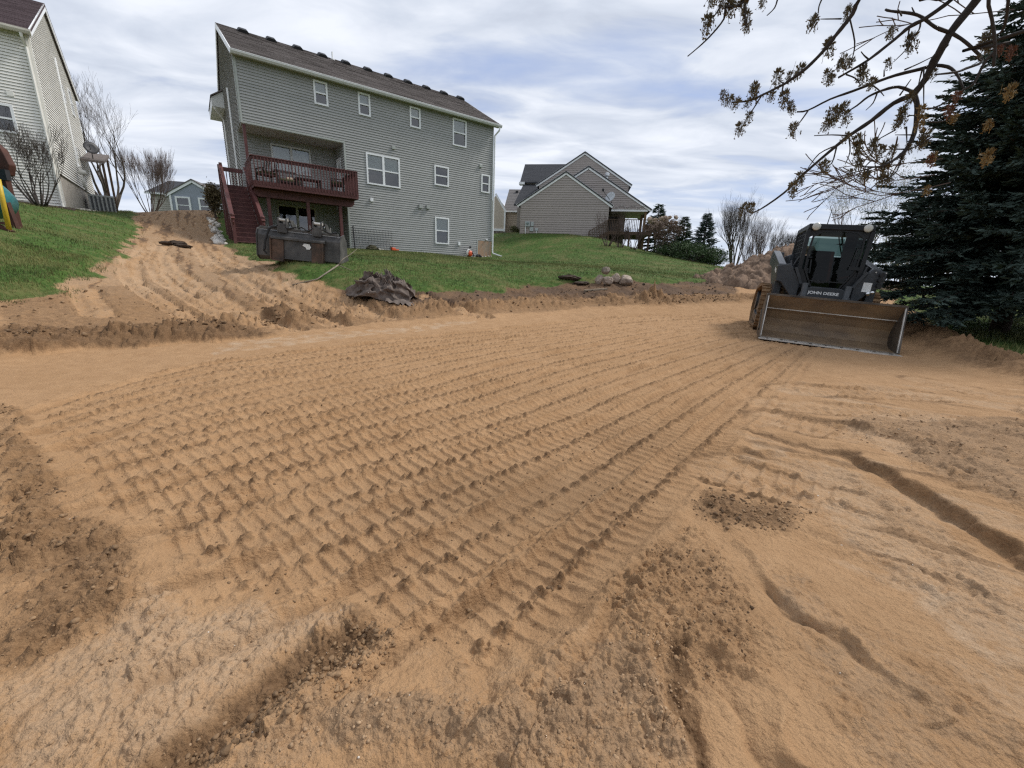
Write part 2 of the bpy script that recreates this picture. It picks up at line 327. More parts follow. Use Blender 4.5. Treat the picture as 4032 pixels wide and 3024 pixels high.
Z_top = G((1300, 1118), (1500, 1160), (1640, 1150), (1960, 1140), (2060, 1122), (2300, 1108), (2430, 1092), (2900, 1104), (2900, 1160), (2450, 1178), (2100, 1188), (1800, 1205), (1550, 1215), (1350, 1160))
Z_pale = [G((850, 1400), (900, 1345), (1300, 1312), (1900, 1258), (1900, 1275), (1500, 1318)), G((3500, 2250), (4100, 2400), (4100, 2800), (3750, 2600)), G((1700, 2540), (2100, 2560), (2350, 2480), (2280, 2660), (2050, 2820), (1850, 2770)), G((2900, 1700), (3050, 1730), (3120, 1840), (2900, 1800)), G((1300, 2180), (1800, 2200), (1700, 2350), (1350, 2330))]
berms = [(G((-150, 1385), (0, 1372), (250, 1350), (520, 1335), (780, 1325), (900, 1325)), 0.13, 0.55, 0.9), (G((880, 1290), (1200, 1270), (1450, 1250), (1700, 1228), (2000, 1212), (2300, 1198), (2600, 1190)), 0.12, 0.22, 0.6),
         (G((1380, 1205), (1600, 1215), (1800, 1198), (2200, 1180), (2600, 1168)), 0.10, 0.22, 0.5), (G((980, 1280), (1080, 1245), (1180, 1240), (1260, 1250)), 0.14, 0.25, 0.8),
         ([(9.6, 10.4), (8.4, 8.1), (7.2, 6.0), (6.6, 4.4), (6.6, 2.2)], 0.26, 0.42, 0.7), (G((2560, 1190), (2800, 1182), (2960, 1176)), 0.10, 0.3, 0.6)]
groove = G((3120, 1740), (3200, 1765), (3330, 1792), (3480, 1860), (3640, 1950), (3800, 2060), (4100, 2230))
slab_edge = G((1440, 2420), (1300, 2560), (1080, 2740), (800, 2950), (640, 3080)); pile_edge = G((2660, 2560), (2740, 2760), (2800, 2900), (2860, 3100))
ruts = [G((3000, 2300), (3200, 2480), (3330, 2640)), G((2780, 2620), (3000, 2850), (3150, 3050)), G((3980, 1600), (4100, 1680), (4300, 1800)), G((2880, 1770), (3100, 1800)), G((2780, 1880), (3000, 1920), (3240, 2000))]
# guide lines of the wheel lanes, far side first, read off the photograph and laid on the ground
guides = [G((143, 1612), (400, 1522), (682, 1445), (1050, 1396), (1365, 1358), (1700, 1318), (2016, 1287), (2350, 1250)) + [(5.2, 12.2)],
          G((333, 1842), (600, 1768), (889, 1698), (1206, 1604), (1587, 1532), (2016, 1414), (2350, 1352), (2650, 1300)) + [(7.0, 11.0)],
          G((560, 2335), (793, 2246), (1080, 2135), (1428, 1992), (1720, 1885), (2016, 1778), (2300, 1665), (2560, 1545), (2800, 1450), (3000, 1370)) + [(7.0, 9.6)],
          G((2060, 2760), (2165, 2634), (2400, 2350), (2643, 2064), (2950, 1690), (3180, 1420)) + [(7.2, 9.5)]]
def resample(ln, n=14):
    P = np.array(ln, float); L = np.r_[0, np.cumsum(np.hypot(*np.diff(P, axis=0).T))]; t = np.linspace(0, 1, n) ** 1.4 * L[-1]; return np.stack([np.interp(t, L, P[:, 0]), np.interp(t, L, P[:, 1])], 1)
guides = [resample(g_) for g_ in guides]; ridges = [[tuple(p) for p in g_] for g_ in guides]; lanes = []
for ga, gb in zip(guides[:-1], guides[1:]):
    mid_ = (ga[5] + ga[6]) / 2; dd_ = along(np.array([mid_[0]]), np.array([mid_[1]]), [tuple(p) for p in gb])[0][0]; n_ = max(2, int(round(dd_ / 0.335)))
    for k in range(n_):
        t = (k + .5) / n_; lanes.append([tuple(p) for p in ga * (1 - t) + gb * t])
    for t in (.34, .67): ridges.append([tuple(p) for p in ga * (1 - t) + gb * t])
lanes2 = [G((590, 960), (505, 1030), (520, 1110), (640, 1190), (820, 1285)), G((640, 960), (600, 1030), (640, 1100), (800, 1200), (1000, 1290)), G((650, 1000), (680, 1060), (800, 1140), (980, 1240), (1150, 1300)), G((770, 960), (850, 1050), (1000, 1140), (1200, 1235), (1330, 1280)),
          G((850, 985), (1000, 1080), (1200, 1165), (1420, 1250)), G((1170, 1125), (1330, 1185), (1520, 1255)), G((330, 1140), (390, 1240)), G((1650, 1160), (1760, 1210), (1900, 1245)), G((1360, 1165), (1460, 1235)), G((3120, 1530), (3700, 1560)), G((3060, 1590), (3640, 1640)), G((3050, 1650), (3420, 1740)), G((2860, 1850), (3280, 1975)), G((3650, 1500), (3950, 1560))]

def tread(h, X, Y, line, hw, amp, jit, fade=None, pitch=0.098, seed=0, dm=None):
    d, wv, s = along(X, Y, line); m = d < hw + 0.05
    if fade is not None: m &= fade > 0.02
    if not m.any(): return
    x, y, wv, s = X[m], Y[m], wv[m], s[m]
    big = pitch / 0.076; wv = wv + 0.007 * perlin(x * 2.2, y * 2.2, seed + 5); s = s + 0.003 * big * perlin(x * 6, y * 6, seed + 6) + 0.03 * np.abs(wv) * np.sin(seed)
    ph = np.mod(s + np.where(wv > 0, pitch * 0.5, 0.0), pitch) - pitch / 2
    gr = np.clip(fbm(x * 34, y * 34, 2, seed + 3), -.5, .5); q = np.clip(0.92 + 0.5 * fbm(x * 1.3, y * 1.3, 2, seed + 9), 0.15, 1.2)
    bar = np.exp(-(ph / (0.0110 * big)) ** 2) * (1 - np.exp(-((np.abs(wv) - 0.02) / 0.02) ** 2) * 0.3)
    ph2 = np.mod(s * 0.75, pitch) - pitch / 2; cl = np.exp(-(wv / (0.028 * big)) ** 4) * np.exp(-(ph2 / (0.024 * big)) ** 4) * (1 + 1.1 * gr)
    edge = np.exp(-((np.abs(wv) - hw) / 0.016) ** 2) * np.clip(.9 + .9 * perlin(x * 4, y * 4, seed + 2) + .5 * gr, 0.1, 2)
    p = amp * (-1.0 + q * 0.62 * bar + (.5 + .5 * q) * 0.80 * cl + 1.15 * edge) + jit * 0.004 * gr
    k = np.clip((hw + 0.05 - d[m]) / 0.05, 0, 1)
    if fade is not None: k = k * fade[m]
    if dm is not None: dm[m] = dm[m] * (1 - k) + k * np.clip(.12 + .55 * np.minimum(cl, 1.2) + .42 * edge * np.clip(.5 + perlin(x * 3, y * 3, seed + 4), 0, 1) + .10 * gr, 0, 1)  # moist turned-up sand, with clump and edge shadow painted in
    h[m] = h[m] * (1 - k) + p * k

def ground_fields(X, Y):
    r = np.hypot(X, Y); Xw = X + 0.10 * fbm(X * 1.7, Y * 1.7, 3, 3) + 0.025 * perlin(X * 14, Y * 14, 4); Yw = Y + 0.10 * fbm(X * 1.7, Y * 1.7, 3, 8) + 0.025 * perlin(X * 14, Y * 14, 9)
    z0 = terrain(X, Y); near = r < 40
    Xn, Yn = X[near], Y[near]; xw, yw = Xw[near], Yw[near]
    h = np.zeros(Xn.shape); dirt = sdist(xw + 0.25 * perlin(Xn * .9, Yn * .9, 40), yw, dirt_poly)
    def zone(p, s=0.10): return sstep(-s, s, sdist(xw, yw, p))
    rough = 0.25 * np.ones_like(h); damp_shade = np.zeros_like(h); pale = np.zeros_like(h); top = np.zeros_like(h)
    tzn = sstep(-0.10, 0.12, sdist(xw, yw, track_zone))
    for p, rr, dd, pp in ((Z_rough_left, 1.0, 0.7, 0.1), (Z_slab, 0.62, 0.22, 0.62), (Z_trench, 0.9, 0.45, 0.1), (Z_pile, 0.80, 0.50, 0.5), (Z_mid, 0.9, 0.36, 0.1), (Z_band, 0.6, 0.75, 0), (Z_grey, 0.7, 0.5, 0.5), (Z_streak, 0.5, 0.2, 0.5), (Z_streak2, 0.5, 0.3, 0.35), (Z_foot, 0.62, 0.58, 0.15)):
        m = zone(p); rough = rough * (1 - m) + rr * m; damp_shade = damp_shade * (1 - m) + dd * m; pale = pale * (1 - m) + pp * m
    m = zone(Z_top, 0.25); top = np.maximum(top, m); rough = np.maximum(rough, m)
    for p in Z_pale: pale = np.maximum(pale, 0.75 * zone(p, 0.07) * (0.6 + 0.6 * np.clip(fbm(Xn * 5, Yn * 5, 3, 77), -.6, .6)))
    # soil carried down the sandy ramp: long streaks up the slope
    dr = sstep(9.0, 12.0, np.hypot(Xn, Yn)) * (Xn < -5.0); uu = Xn * D1.x + Yn * D1.y
    vv = Yn * .8 - Xn * .6; st = sstep(0.12, 0.5, fbm(uu * 4.6 + .5 * perlin(uu * 2, vv * 2, 92), vv * 0.22, 4, 91) * (0.75 + .5 * sstep(15, 19, np.hypot(Xn, Yn)))); top = np.maximum(top, dr * st * 0.75); rough = np.maximum(rough, dr * 0.34); damp_shade = np.maximum(damp_shade, dr * 0.40); pale = np.maximum(pale, dr * 0.52 * (1 - st))
    # smooth levelled pad everywhere the tracks ran
    rough = rough * (1 - tzn) + 0.10 * tzn; damp_shade = damp_shade * (1 - tzn) + (0.18 + .22 * np.clip(fbm(Xn * .7, Yn * .7, 3, 58), -.3, .6)) * tzn; pale = pale * (1 - tzn * 0.75)
    low = fbm(Xn * 0.8, Yn * 0.8, 3, 21) * 0.022
    cl = billow(Xn * 3.1, Yn * 3.1, 3, 51) * 0.055 + billow(Xn * 11, Yn * 11, 3, 61) * 0.030 + np.clip(fbm(Xn * 33, Yn * 33, 2, 71), -.3, 1) * 0.012
    rk_ = np.clip(rough - 0.22, 0, 2); patch = sstep(-.25, .35, fbm(Xn * 1.6, Yn * 1.6, 3, 57))
    cd = 0.050 * clod_field(Xn, Yn, 9, 301) * patch + 0.030 * clod_field(Xn, Yn, 21, 302) + 0.018 * clod_field(Xn, Yn, 43, 303) + 0.009 * clod_field(Xn, Yn, 92, 304)
    h += low + rk_ * cd * (0.55 + 0.6 * patch) + np.clip(rough - 0.15, 0, 2) * cl * .75 + 0.0022 * fbm(Xn * 45, Yn * 45, 2, 81)
    # scraped streaks at the right, running away from the blade
    sx = Xn * 0.78 - Yn * 0.62; rt = sstep(1.0, 1.6, Xn) * (1 - tzn) * sstep(0.3, -0.6, Yn - 5)
    h += rt * (0.004 * clod_field(Xn, Yn, 40, 305) + 0.003 * clod_field(Xn, Yn, 85, 306)) + rt * (0.016 * fbm((Xn * 0.62 + Yn * 0.78) * 5.5, sx * 0.8, 4, 101)); pale = np.maximum(pale, rt * 0.45 * sstep(-.1, .5, fbm((Xn * 0.62 + Yn * 0.78) * 3.5, sx * 0.5, 4, 111)))
    damp_shade = np.maximum(damp_shade, rt * 0.6 * sstep(.05, .6, fbm((Xn * 0.62 + Yn * 0.78) * 6.5, sx * 0.7, 4, 113)))
    de, we, se = along(xw, yw, pad_edge); toe = np.where(de < 1.2, sstep(-.02, .05, we), 1.0); h += -0.012 * np.exp(-(we / .04) ** 2) * (de < .2)
    for bi, (ln, hh, wd, dk) in enumerate(berms):
        d, wv, s = along(xw, yw, ln); k = np.exp(-(d / wd) ** 2) * (toe if bi < 2 else 1.0); h += hh * k * (0.8 + 0.7 * perlin(Xn * 1.6, Yn * 1.6, 33)) + k * (billow(Xn * 4, Yn * 4, 3, 34) * 0.07 + .085 * clod_field(Xn, Yn, 6.5, 35) + .05 * clod_field(Xn, Yn, 15, 36)); damp_shade = np.maximum(damp_shade, dk * np.minimum(1, 2.2 * k)); tzn *= 1 - np.clip(k * 1.5, 0, 1)
    d, wv, s = along(xw + .03 * perlin(Xn * 9, Yn * 9, 71), yw + .03 * perlin(Xn * 9, Yn * 9, 72), groove); wv = wv + .025 * perlin(Xn * 5, Yn * 5, 73); k = np.exp(-(d / 0.5) ** 2) * np.exp(-np.clip(0.3 - s, 0, 9)); stp = sstep(-0.035, 0.035, wv)
    h += k * (0.055 * stp - 0.012) * sstep(0, 0.5, s) - 0.016 * np.exp(-((wv + 0.04) / 0.04) ** 2) * (d < 0.3); damp_shade = np.maximum(damp_shade, np.exp(-((wv) / 0.045) ** 2) * (d < 0.25) * 0.7)  # ledge cut darkened along its line
    d, wv, s = along(xw, yw, slab_edge); h += -0.030 * np.exp(-(d / 0.05) ** 2) + 0.022 * sstep(-0.03, 0.03, -wv) * np.exp(-(d / 0.6) ** 2); damp_shade = np.maximum(damp_shade, 0.95 * np.exp(-(d / 0.06) ** 2))  # slab crack darkened along its bottom
    d, wv, s = along(xw, yw, pile_edge); h += -0.035 * np.exp(-(d / 0.035) ** 2); damp_shade = np.maximum(damp_shade, 0.9 * np.exp(-(d / 0.035) ** 2))  # pile crack darkened likewise
    for ln in ruts:
        d, wv, s = along(xw + .05 * perlin(Xn * 7, Yn * 7, 74), yw + .05 * perlin(Xn * 7, Yn * 7, 75), ln); d = d + .03 * np.clip(perlin(Xn * 3, Yn * 3, 76), 0, 1); h += -0.018 * np.exp(-(d / 0.035) ** 2) + 0.018 * np.exp(-((wv - 0.06) / 0.03) ** 2) * (d < 0.2); damp_shade = np.maximum(damp_shade, 0.6 * np.exp(-(d / 0.022) ** 2))  # rut bottoms darkened
    h += zone(Z_pile, 0.25) * 0.07
    hl = h.copy()
    for i, ln in enumerate(lanes): tread(hl, Xn, Yn, ln, 0.172, 0.0245, 0.6, tzn, pitch=0.076, seed=i * 7, dm=damp_shade)
    h = h * (1 - tzn) + hl * tzn
    for ln in ridges:
        d, wv, s = along(Xn + .03 * perlin(Xn * 2, Yn * 2, 161), Yn + .03 * perlin(Xn * 2, Yn * 2, 162), ln); k = np.clip(.55 + .9 * perlin(s * 1.3, s * 0 + 2.5, 163), 0, 1); e_ = d < .3
        h += e_ * k * (.021 * np.exp(-(wv / .032) ** 2) * (1 + .4 * perlin(Xn * 25, Yn * 25, 164)) - .016 * np.exp(-((wv + .055) / .025) ** 2)); damp_shade = np.maximum(damp_shade, e_ * k * .45 * np.exp(-((wv + .05) / .03) ** 2))  # dark side of each ridge painted into the soil colour
    # loose crumbs and wheel wash break the pattern in places
    wsh = tzn * sstep(0.50, 0.95, fbm(Xn * 0.9 + Yn * .4, Yn * 0.9, 3, 141)); h = h * (1 - 0.75 * wsh) + (-0.02 + 0.012 * fbm(Xn * 14, Yn * 14, 3, 142)) * 0.75 * wsh
    onp = (dirt > 0.1).astype(float)
    for i, ln in enumerate(lanes2): tread(h, Xn, Yn, ln, 0.23, 0.080 if i < 9 else 0.040, 1.4, onp * (0.95 if i < 9 else 0.6) * np.clip(.85 + fbm(Xn * 2, Yn * 2, 2, 60 + i), 0, 1), pitch=0.17 if i < 9 else 0.09, seed=200 + i * 7)
    for i, ln in enumerate(lanes2):
        d, wv, s = along(Xn + .04 * perlin(Xn * 3, Yn * 3, 64), Yn + .04 * perlin(Xn * 3, Yn * 3, 65), ln); inn = sstep(.24, .19, d) * onp; ed = np.exp(-((d - .25) / .05) ** 2) * onp
        damp_shade = np.maximum(damp_shade * (1 - .6 * inn), .62 * ed * np.clip(.7 + perlin(Xn * 2, Yn * 2, 66), 0, 1)); pale = np.maximum(pale, inn * .30); top = top * (1 - .7 * inn)  # furrow shade painted along the track edges, lane beds left paler
    # turf stands a little proud of the cut
    lw = sstep(0.03, -0.22, dirt); h = h * (1 - lw) + lw * (0.10 + 0.02 * fbm(Xn * 1.2, Yn * 1.2, 3, 151)); rough *= 1 - lw
    out = {}
    for k, a, far in (('h', h, 0.1), ('dirt', dirt, -9.0), ('rough', rough, 0), ('damp_shade', np.clip(damp_shade, 0, 1), 0), ('pale', np.clip(pale, 0, 1), 0), ('top', np.clip(top, 0, 1), 0)):
        b = np.full(X.shape, far, float); b[near] = a; out[k] = b
    out['z'] = z0 + out['h']; return out

# ------------------------------------------------------------------ ground sheet (finer towards the viewer), cut into bare soil and lawn
az = np.concatenate([np.arange(-180, -62, 3.0), np.arange(-62, 62, 0.155), np.arange(62, 180, 3.0)]); az = np.r_[az, 180.0]
dep = np.r_[np.arange(66, 26, -0.11), np.arange(26, 12, -0.07), np.arange(12, 5.4, -0.042)]; rr = H / np.tan(np.radians(dep)); rr = np.r_[0.02, 0.12, 0.25, 0.38, rr]
while rr[-1] < 19: rr = np.r_[rr, rr[-1] * 1.0036]
while rr[-1] < 46: rr = np.r_[rr, rr[-1] * 1.014]
while rr[-1] < 700: rr = np.r_[rr, rr[-1] * 1.13]
A, RRg = np.meshgrid(np.radians(az), rr); GX = (np.sin(A) * RRg).ravel(); GY = (np.cos(A) * RRg).ravel()
gf = ground_fields(GX, GY)
nc = len(az); nr = len(rr); ii = (np.arange(nr - 1)[:, None] * nc + np.arange(nc - 1)[None, :]).ravel()
quads = np.stack([ii, ii + nc, ii + nc + 1, ii + 1], 1)
fd = gf['dirt'][quads].mean(1)
def gnd_mat(name):
    m = bpy.data.materials.new(name); m.use_nodes = True; t = m.node_tree; b = t.nodes['Principled BSDF']; b.inputs['Roughness'].default_value = 0.95; b.inputs['Specular IOR Level'].default_value = 0.15
    tcn = N(t, 'ShaderNodeTexCoord')
    def nz(s, d=6, rg=0.6):
        n = N(t, 'ShaderNodeTexNoise'); n.inputs['Scale'].default_value = s; n.inputs['Detail'].default_value = d; n.inputs['Roughness'].default_value = rg; t.links.new(tcn.outputs['Object'], n.inputs['Vector']); return n.outputs[0]
    def mix(f, a, c2):
        n = N(t, 'ShaderNodeMix', data_type='RGBA')
        if isinstance(f, float): n.inputs[0].default_value = f
        else: t.links.new(f, n.inputs[0])
        for v, i in ((a, 6), (c2, 7)):
            if isinstance(v, tuple): n.inputs[i].default_value = v + (1,)
            else: t.links.new(v, n.inputs[i])
        return n.outputs[2]
    at_ = N(t, 'ShaderNodeAttribute', attribute_name='soil'); sx = N(t, 'ShaderNodeSeparateColor'); t.links.new(at_.outputs['Color'], sx.inputs[0])
    fine = nz(55, 4); mid = nz(6.5); big = nz(0.9)
    if True:
        g = ramp(t, mid, [(0.30, (0.042, 0.078, 0.017)), (0.55, (0.068, 0.122, 0.026)), (0.75, (0.12, 0.145, 0.045))])
        thatch = ramp(t, math_node(t, 'ADD', math_node(t, 'MULTIPLY', big, 0.6), math_node(t, 'MULTIPLY', mid, 0.4)), [(0.47, (0, 0, 0)), (0.66, (1, 1, 1))])
        turf = mix(math_node(t, 'MULTIPLY', thatch, 0.72), g, (0.17, 0.135, 0.062))
    if True:
        s = ramp(t, mid, [(0.30, (0.345, 0.203, 0.103)), (0.70, (0.430, 0.264, 0.140))])
        pl = ramp(t, fine, [(0.3, (0.41, 0.285, 0.180)), (0.7, (0.50, 0.365, 0.245))]); dk = ramp(t, fine, [(0.3, (0.118, 0.068, 0.036)), (0.7, (0.220, 0.132, 0.070))]); tp = ramp(t, fine, [(0.3, (0.075, 0.048, 0.032)), (0.7, (0.155, 0.10, 0.065))])
        br = math_node(t, 'ADD', math_node(t, 'MULTIPLY', nz(11, 6, .65), .6), math_node(t, 'MULTIPLY', nz(70, 3), .4))
        def soft(v):
            f = math_node(t, 'MULTIPLY', math_node(t, 'ADD', v, math_node(t, 'MULTIPLY', math_node(t, 'SUBTRACT', br, 0.5), 1.5)), 1.0); r_ = ramp(t, f, [(0.22, (0, 0, 0)), (0.86, (1, 1, 1))]); return r_
        o = mix(soft(sx.outputs[0]), s, pl); o = mix(soft(sx.outputs[1]), o, dk); o = mix(soft(sx.outputs[2]), o, tp)
        o = mix(math_node(t, 'MULTIPLY', ramp(t, big, [(0.45, (0, 0, 0)), (0.68, (1, 1, 1))]), 0.30), o, (0.30, 0.17, 0.08))
        lf = ramp(t, math_node(t, 'ADD', at_.outputs['Alpha'], math_node(t, 'MULTIPLY', math_node(t, 'SUBTRACT', br, 0.5), 1.3)), [(0.35, (0, 0, 0)), (0.65, (1, 1, 1))]); o = mix(lf, o, turf)
        gr = ramp(t, nz(420, 2), [(0.3, (0.80, 0.80, 0.80)), (0.7, (1.18, 1.18, 1.18))]); mm = N(t, 'ShaderNodeMix', data_type='RGBA', blend_type='MULTIPLY'); mm.inputs[0].default_value = 1; t.links.new(o, mm.inputs[6]); t.links.new(gr, mm.inputs[7]); o = mm.outputs[2]
    t.links.new(o, b.inputs['Base Color'])
    bp = N(t, 'ShaderNodeBump'); bp.inputs['Strength'].default_value = 0.8; bp.inputs['Distance'].default_value = 0.012
    t.links.new(math_node(t, 'ADD', nz(90, 4), math_node(t, 'MULTIPLY', nz(26, 4), 1.2)), bp.inputs['Height']); t.links.new(bp.outputs[0], b.inputs['Normal'])
    return m
def soil_attr(me, idx):
    c = np.ones((len(idx), 4), np.float32); dq = gf['dirt'][idx]; c[:, 3] = sstep(0.24, -0.16, dq + 0.22 * perlin(GX[idx] * 1.3, GY[idx] * 1.3, 5)); c[:, 0] = gf['pale'][idx]; c[:, 1] = gf['damp_shade'][idx]; c[:, 2] = gf['top'][idx]
    a = me.color_attributes.new('soil', 'FLOAT_COLOR', 'POINT'); a.data.foreach_set('color', c.ravel())
def ground_piece(name, sel, m):
    q = quads[sel]; idx, inv = np.unique(q, return_inverse=True); V = np.stack([GX[idx], GY[idx], gf['z'][idx]], 1)
    o = np_mesh(name, V, inv.reshape(q.shape), m, smooth=True); return o, idx
gmat = gnd_mat('sand_and_turf')
sandy, idx = ground_piece('sand_ground', fd > 0, gmat); soil_attr(sandy.data, idx); sandy['kind'] = 'structure'
lawn_o, idx = ground_piece('lawn', fd <= 0, gmat)
soil_attr(lawn_o.data, idx); lawn_o['kind'] = 'structure'
# ------------------------------------------------------------------ houses
BOARD = {}
def board_mesh(name, m, xa, xb, xc, xd, c):
    """one lapped board: xa..xb along the bottom edge, xc..xd along the top"""
    k = (m.name, round(xb - xa, 3), round(xc - xa, 3), round(xd - xa, 3), round(c, 4))
    if k in BOARD: return BOARD[k]
    a, b, cc, d = 0.0, xb - xa, xc - xa, xd - xa
    me = bpy.data.meshes.new(name)
    me.from_pydata([(a, -0.036, c * .10), (b, -0.036, c * .10), (d, -0.008, c), (cc, -0.008, c), (a, -0.002, c * .16), (b, -0.002, c * .16), (cc, -0.003, c), (d, -0.003, c)], [],
                   [(0, 1, 2, 3), (4, 5, 1, 0), (1, 5, 7, 2), (4, 0, 3, 6)])
    me.materials.append(m); BOARD[k] = me; return me
class Siding:
    """lapped boards on one face; ang turns the face about z (0 looks along -y)"""
    def __init__(s, parent, m, org, ang, course, joined=False): s.p, s.m, s.o, s.a, s.c, s.j = parent, m, org, ang, course, joined; s.mb = MB()
    def put(s, xa, xb, xc, xd, z, c):
        if xb - xa < 0.03 and xd - xc < 0.03: return
        ca, sa = math.cos(s.a), math.sin(s.a)
        me = board_mesh('siding_board', s.m, xa, xb, xc, xd, c)
        if s.j:
            Mx = Matrix.Translation((s.o[0] + ca * xa, s.o[1] + sa * xa, z)) @ Matrix.Rotation(s.a, 4, 'Z')
            s.mb.add([v.co for v in me.vertices], [tuple(p.vertices) for p in me.polygons], Mx); return
        o = bpy.data.objects.new('siding_board', me); col.objects.link(o); o.parent = s.p
        o.location = (s.o[0] + ca * xa, s.o[1] + sa * xa, z); o.rotation_euler = (0, 0, s.a)
    def fill(s, x0, x1, z0, z1, holes=(), lim=None):
        n = max(1, round((z1 - z0) / s.c)); c = (z1 - z0) / n
        for i in range(n):
            za, zb = z0 + i * c, z0 + (i + 1) * c
            xs = sorted({x0, x1} | {h[0] for h in holes if x0 < h[0] < x1} | {h[1] for h in holes if x0 < h[1] < x1}); segs = []
            for a, b in zip(xs[:-1], xs[1:]):
                lo, hi = za, zb; cm = (a + b) / 2
                for h in holes:
                    if h[0] < cm < h[1]:
                        if h[2] <= lo + 1e-6 and h[3] >= hi - 1e-6: hi = lo
                        elif h[2] <= lo < h[3]: lo = min(hi, h[3])
                        elif h[2] < hi <= h[3]: hi = max(lo, h[2])
                if hi - lo < 0.015: continue
                if segs and abs(segs[-1][1] - a) < 1e-6 and abs(segs[-1][2] - lo) < 1e-6 and abs(segs[-1][3] - hi) < 1e-6: segs[-1][1] = b
                else: segs.append([a, b, lo, hi])
            for a, b, lo, hi in segs:
                xa, xb, xc, xd = a, b, a, b
                if lim:
                    la, lb = lim(lo); lc, ld = lim(hi); xa, xb, xc, xd = max(a, la), min(b, lb), max(a, lc), min(b, ld)
                    if xb <= xa: continue
                    if xd < xc: xc = xd = (xc + xd) / 2
                s.put(xa, xb, xc, xd, lo, hi - lo)
    def done(s, name='siding'):
        if s.j: o = s.mb.build(name, s.m, s.p); o['kind'] = 'stuff'
def wall_panels(mb, x0, x1, z0, z1, y0, y1, holes):
    """solid wall slab pierced by openings"""
    xs = sorted({x0, x1} | {h[0] for h in holes} | {h[1] for h in holes}); zs = sorted({z0, z1} | {h[2] for h in holes} | {h[3] for h in holes})
    for a, b in zip(xs[:-1], xs[1:]):
        run = None
        for c, d in zip(zs[:-1], zs[1:]):
            op = any(h[0] - 1e-6 <= a and b <= h[1] + 1e-6 and h[2] - 1e-6 <= c and d <= h[3] + 1e-6 for h in holes)
            if op:
                if run: mb.box(a, b, y0, y1, run[0], run[1]); run = None
            else: run = [run[0], d] if run else [c, d]
        if run: mb.box(a, b, y0, y1, run[0], run[1])
def window(parent, x0, x1, z0, z1, org=(0, 0), ang=0.0, kind='hung', blinds=(1, 0.3), mull=False, frame_m=None, fw=0.085, label=None, back=0.16):
    fm = frame_m or white; mb = MB()
    T_ = Matrix.Translation((org[0], org[1], 0)) @ Matrix.Rotation(ang, 4, 'Z')
    y0, y1 = -0.062, 0.05
    mb.box(x0, x0 + fw, y0, y1, z0, z1, T_).box(x1 - fw, x1, y0, y1, z0, z1, T_).box(x0 + fw, x1 - fw, y0, y1, z1 - fw, z1, T_).box(x0 + fw, x1 - fw, y0 - 0.015, y1, z0, z0 + fw * 0.9, T_)
    xm = (x0 + x1) / 2; zm = (z0 + z1) / 2
    if mull: mb.box(xm - 0.06, xm + 0.06, y0 + 0.004, y1, z0 + fw * .9, z1 - fw, T_)
    f = mb.build('window', fm, parent)
    if label: f['label'] = label
    spans = [(x0 + fw, xm - 0.06), (xm + 0.06, x1 - fw)] if mull else [(x0 + fw, x1 - fw)]
    for a, b in spans:
        if kind == 'hung':
            r = MB().box(a, b, y0 + 0.012, y1 - 0.02, zm - 0.03, zm + 0.035, T_); r.build('sash_rail', fm, f)
            cells = [(zm + 0.035, z1 - fw), (z0 + fw * .9, zm - 0.03)]
        else: cells = [(z0 + fw * .9, z1 - fw)]
        for i, (c, d) in enumerate(cells):
            yy = 0.0 if i == 0 else 0.018
            MB().add([(a, yy, c), (b, yy, c), (b, yy, d), (a, yy, d)], [(0, 1, 2, 3)], T_).build('pane', pane_m, f)
            if blinds[min(i, len(blinds) - 1)]:
                bl = MB(); k = blinds[min(i, len(blinds) - 1)]; h0 = d - (d - c) * min(1, k); n = max(4, int((d - h0) / 0.06))
                for q in range(n):
                    zz = h0 + (d - h0) * q / n; bl.add([(a, 0.075, zz), (b, 0.075, zz), (b, 0.060, zz + 0.9 * (d - h0) / n), (a, 0.060, zz + 0.9 * (d - h0) / n)], [(0, 1, 2, 3)], T_)
                bl.build('blind', blind_m if i == 0 else screen_m, f)
    b_ = .1 if back > .1 else -.02
    MB().add([(x0 - b_, back, z0 - b_), (x1 + b_, back, z0 - b_), (x1 + b_, back, z1 + b_), (x0 - b_, back, z1 + b_)], [(0, 1, 2, 3)], T_).build('dark_room', dark_int, f)
    return f
def strip(mb, pts, wd, th, axis='y'):
    for a, b in zip(pts[:-1], pts[1:]): mb.bar(a, b, wd, th)

# ---- the grey house behind the lawn
HB = thing('suburban_house', 'large sage grey three storey house with white windows and oxblood deck', 'house', (L0.x, L0.y, 0), HROT)
WD, DP = 14.0, 9.6; ZB, ZE, ZR = 1.98, 10.05, 12.85; RC = 1.7; RX = 4.55
wins = [(3.27, 3.93, 8.87, 9.93), (5.43, 6.07, 8.87, 9.93), (8.29, 8.94, 8.88, 9.93), (11.02, 11.98, 8.45, 9.94), (5.69, 7.60, 5.55, 7.13), (9.77, 10.74, 6.06, 7.17), (13.10, 13.76, 6.08, 7.17), (9.77, 10.74, 2.68, 4.26)]
holes = [h for h in wins]; cut = [(0, RX, ZB - .5, 7.36)]; patch = [(12.89, 14.0, ZB - .5, 3.09)]
bw = MB(); wall_panels(bw, 0, WD, ZB - .5, ZE + .1, 0.0, 0.15, holes + cut); back_wall = bw.build('back_wall', sagetrim, HB)
sd_ = Siding(back_wall, sage, (0, 0), 0, 0.1225); sd_.fill(0.09, WD - .09, ZB, ZE - .03, holes + [(0, RX + .09, 0, 7.45)] + patch)
MB().box(12.91, 13.99, -0.03, -0.001, ZB - .4, 3.07).build('foundation_patch', concrete_rust, back_wall)
for s_, b_ in zip(wins, [(1, .0), (1, 0), (1, 0), (1, 1), (1, .25), (0, 0), (0, 0), (1, 1)]):
    window(HB, *s_, blinds=b_, mull=(s_[1] - s_[0] > 1.5))
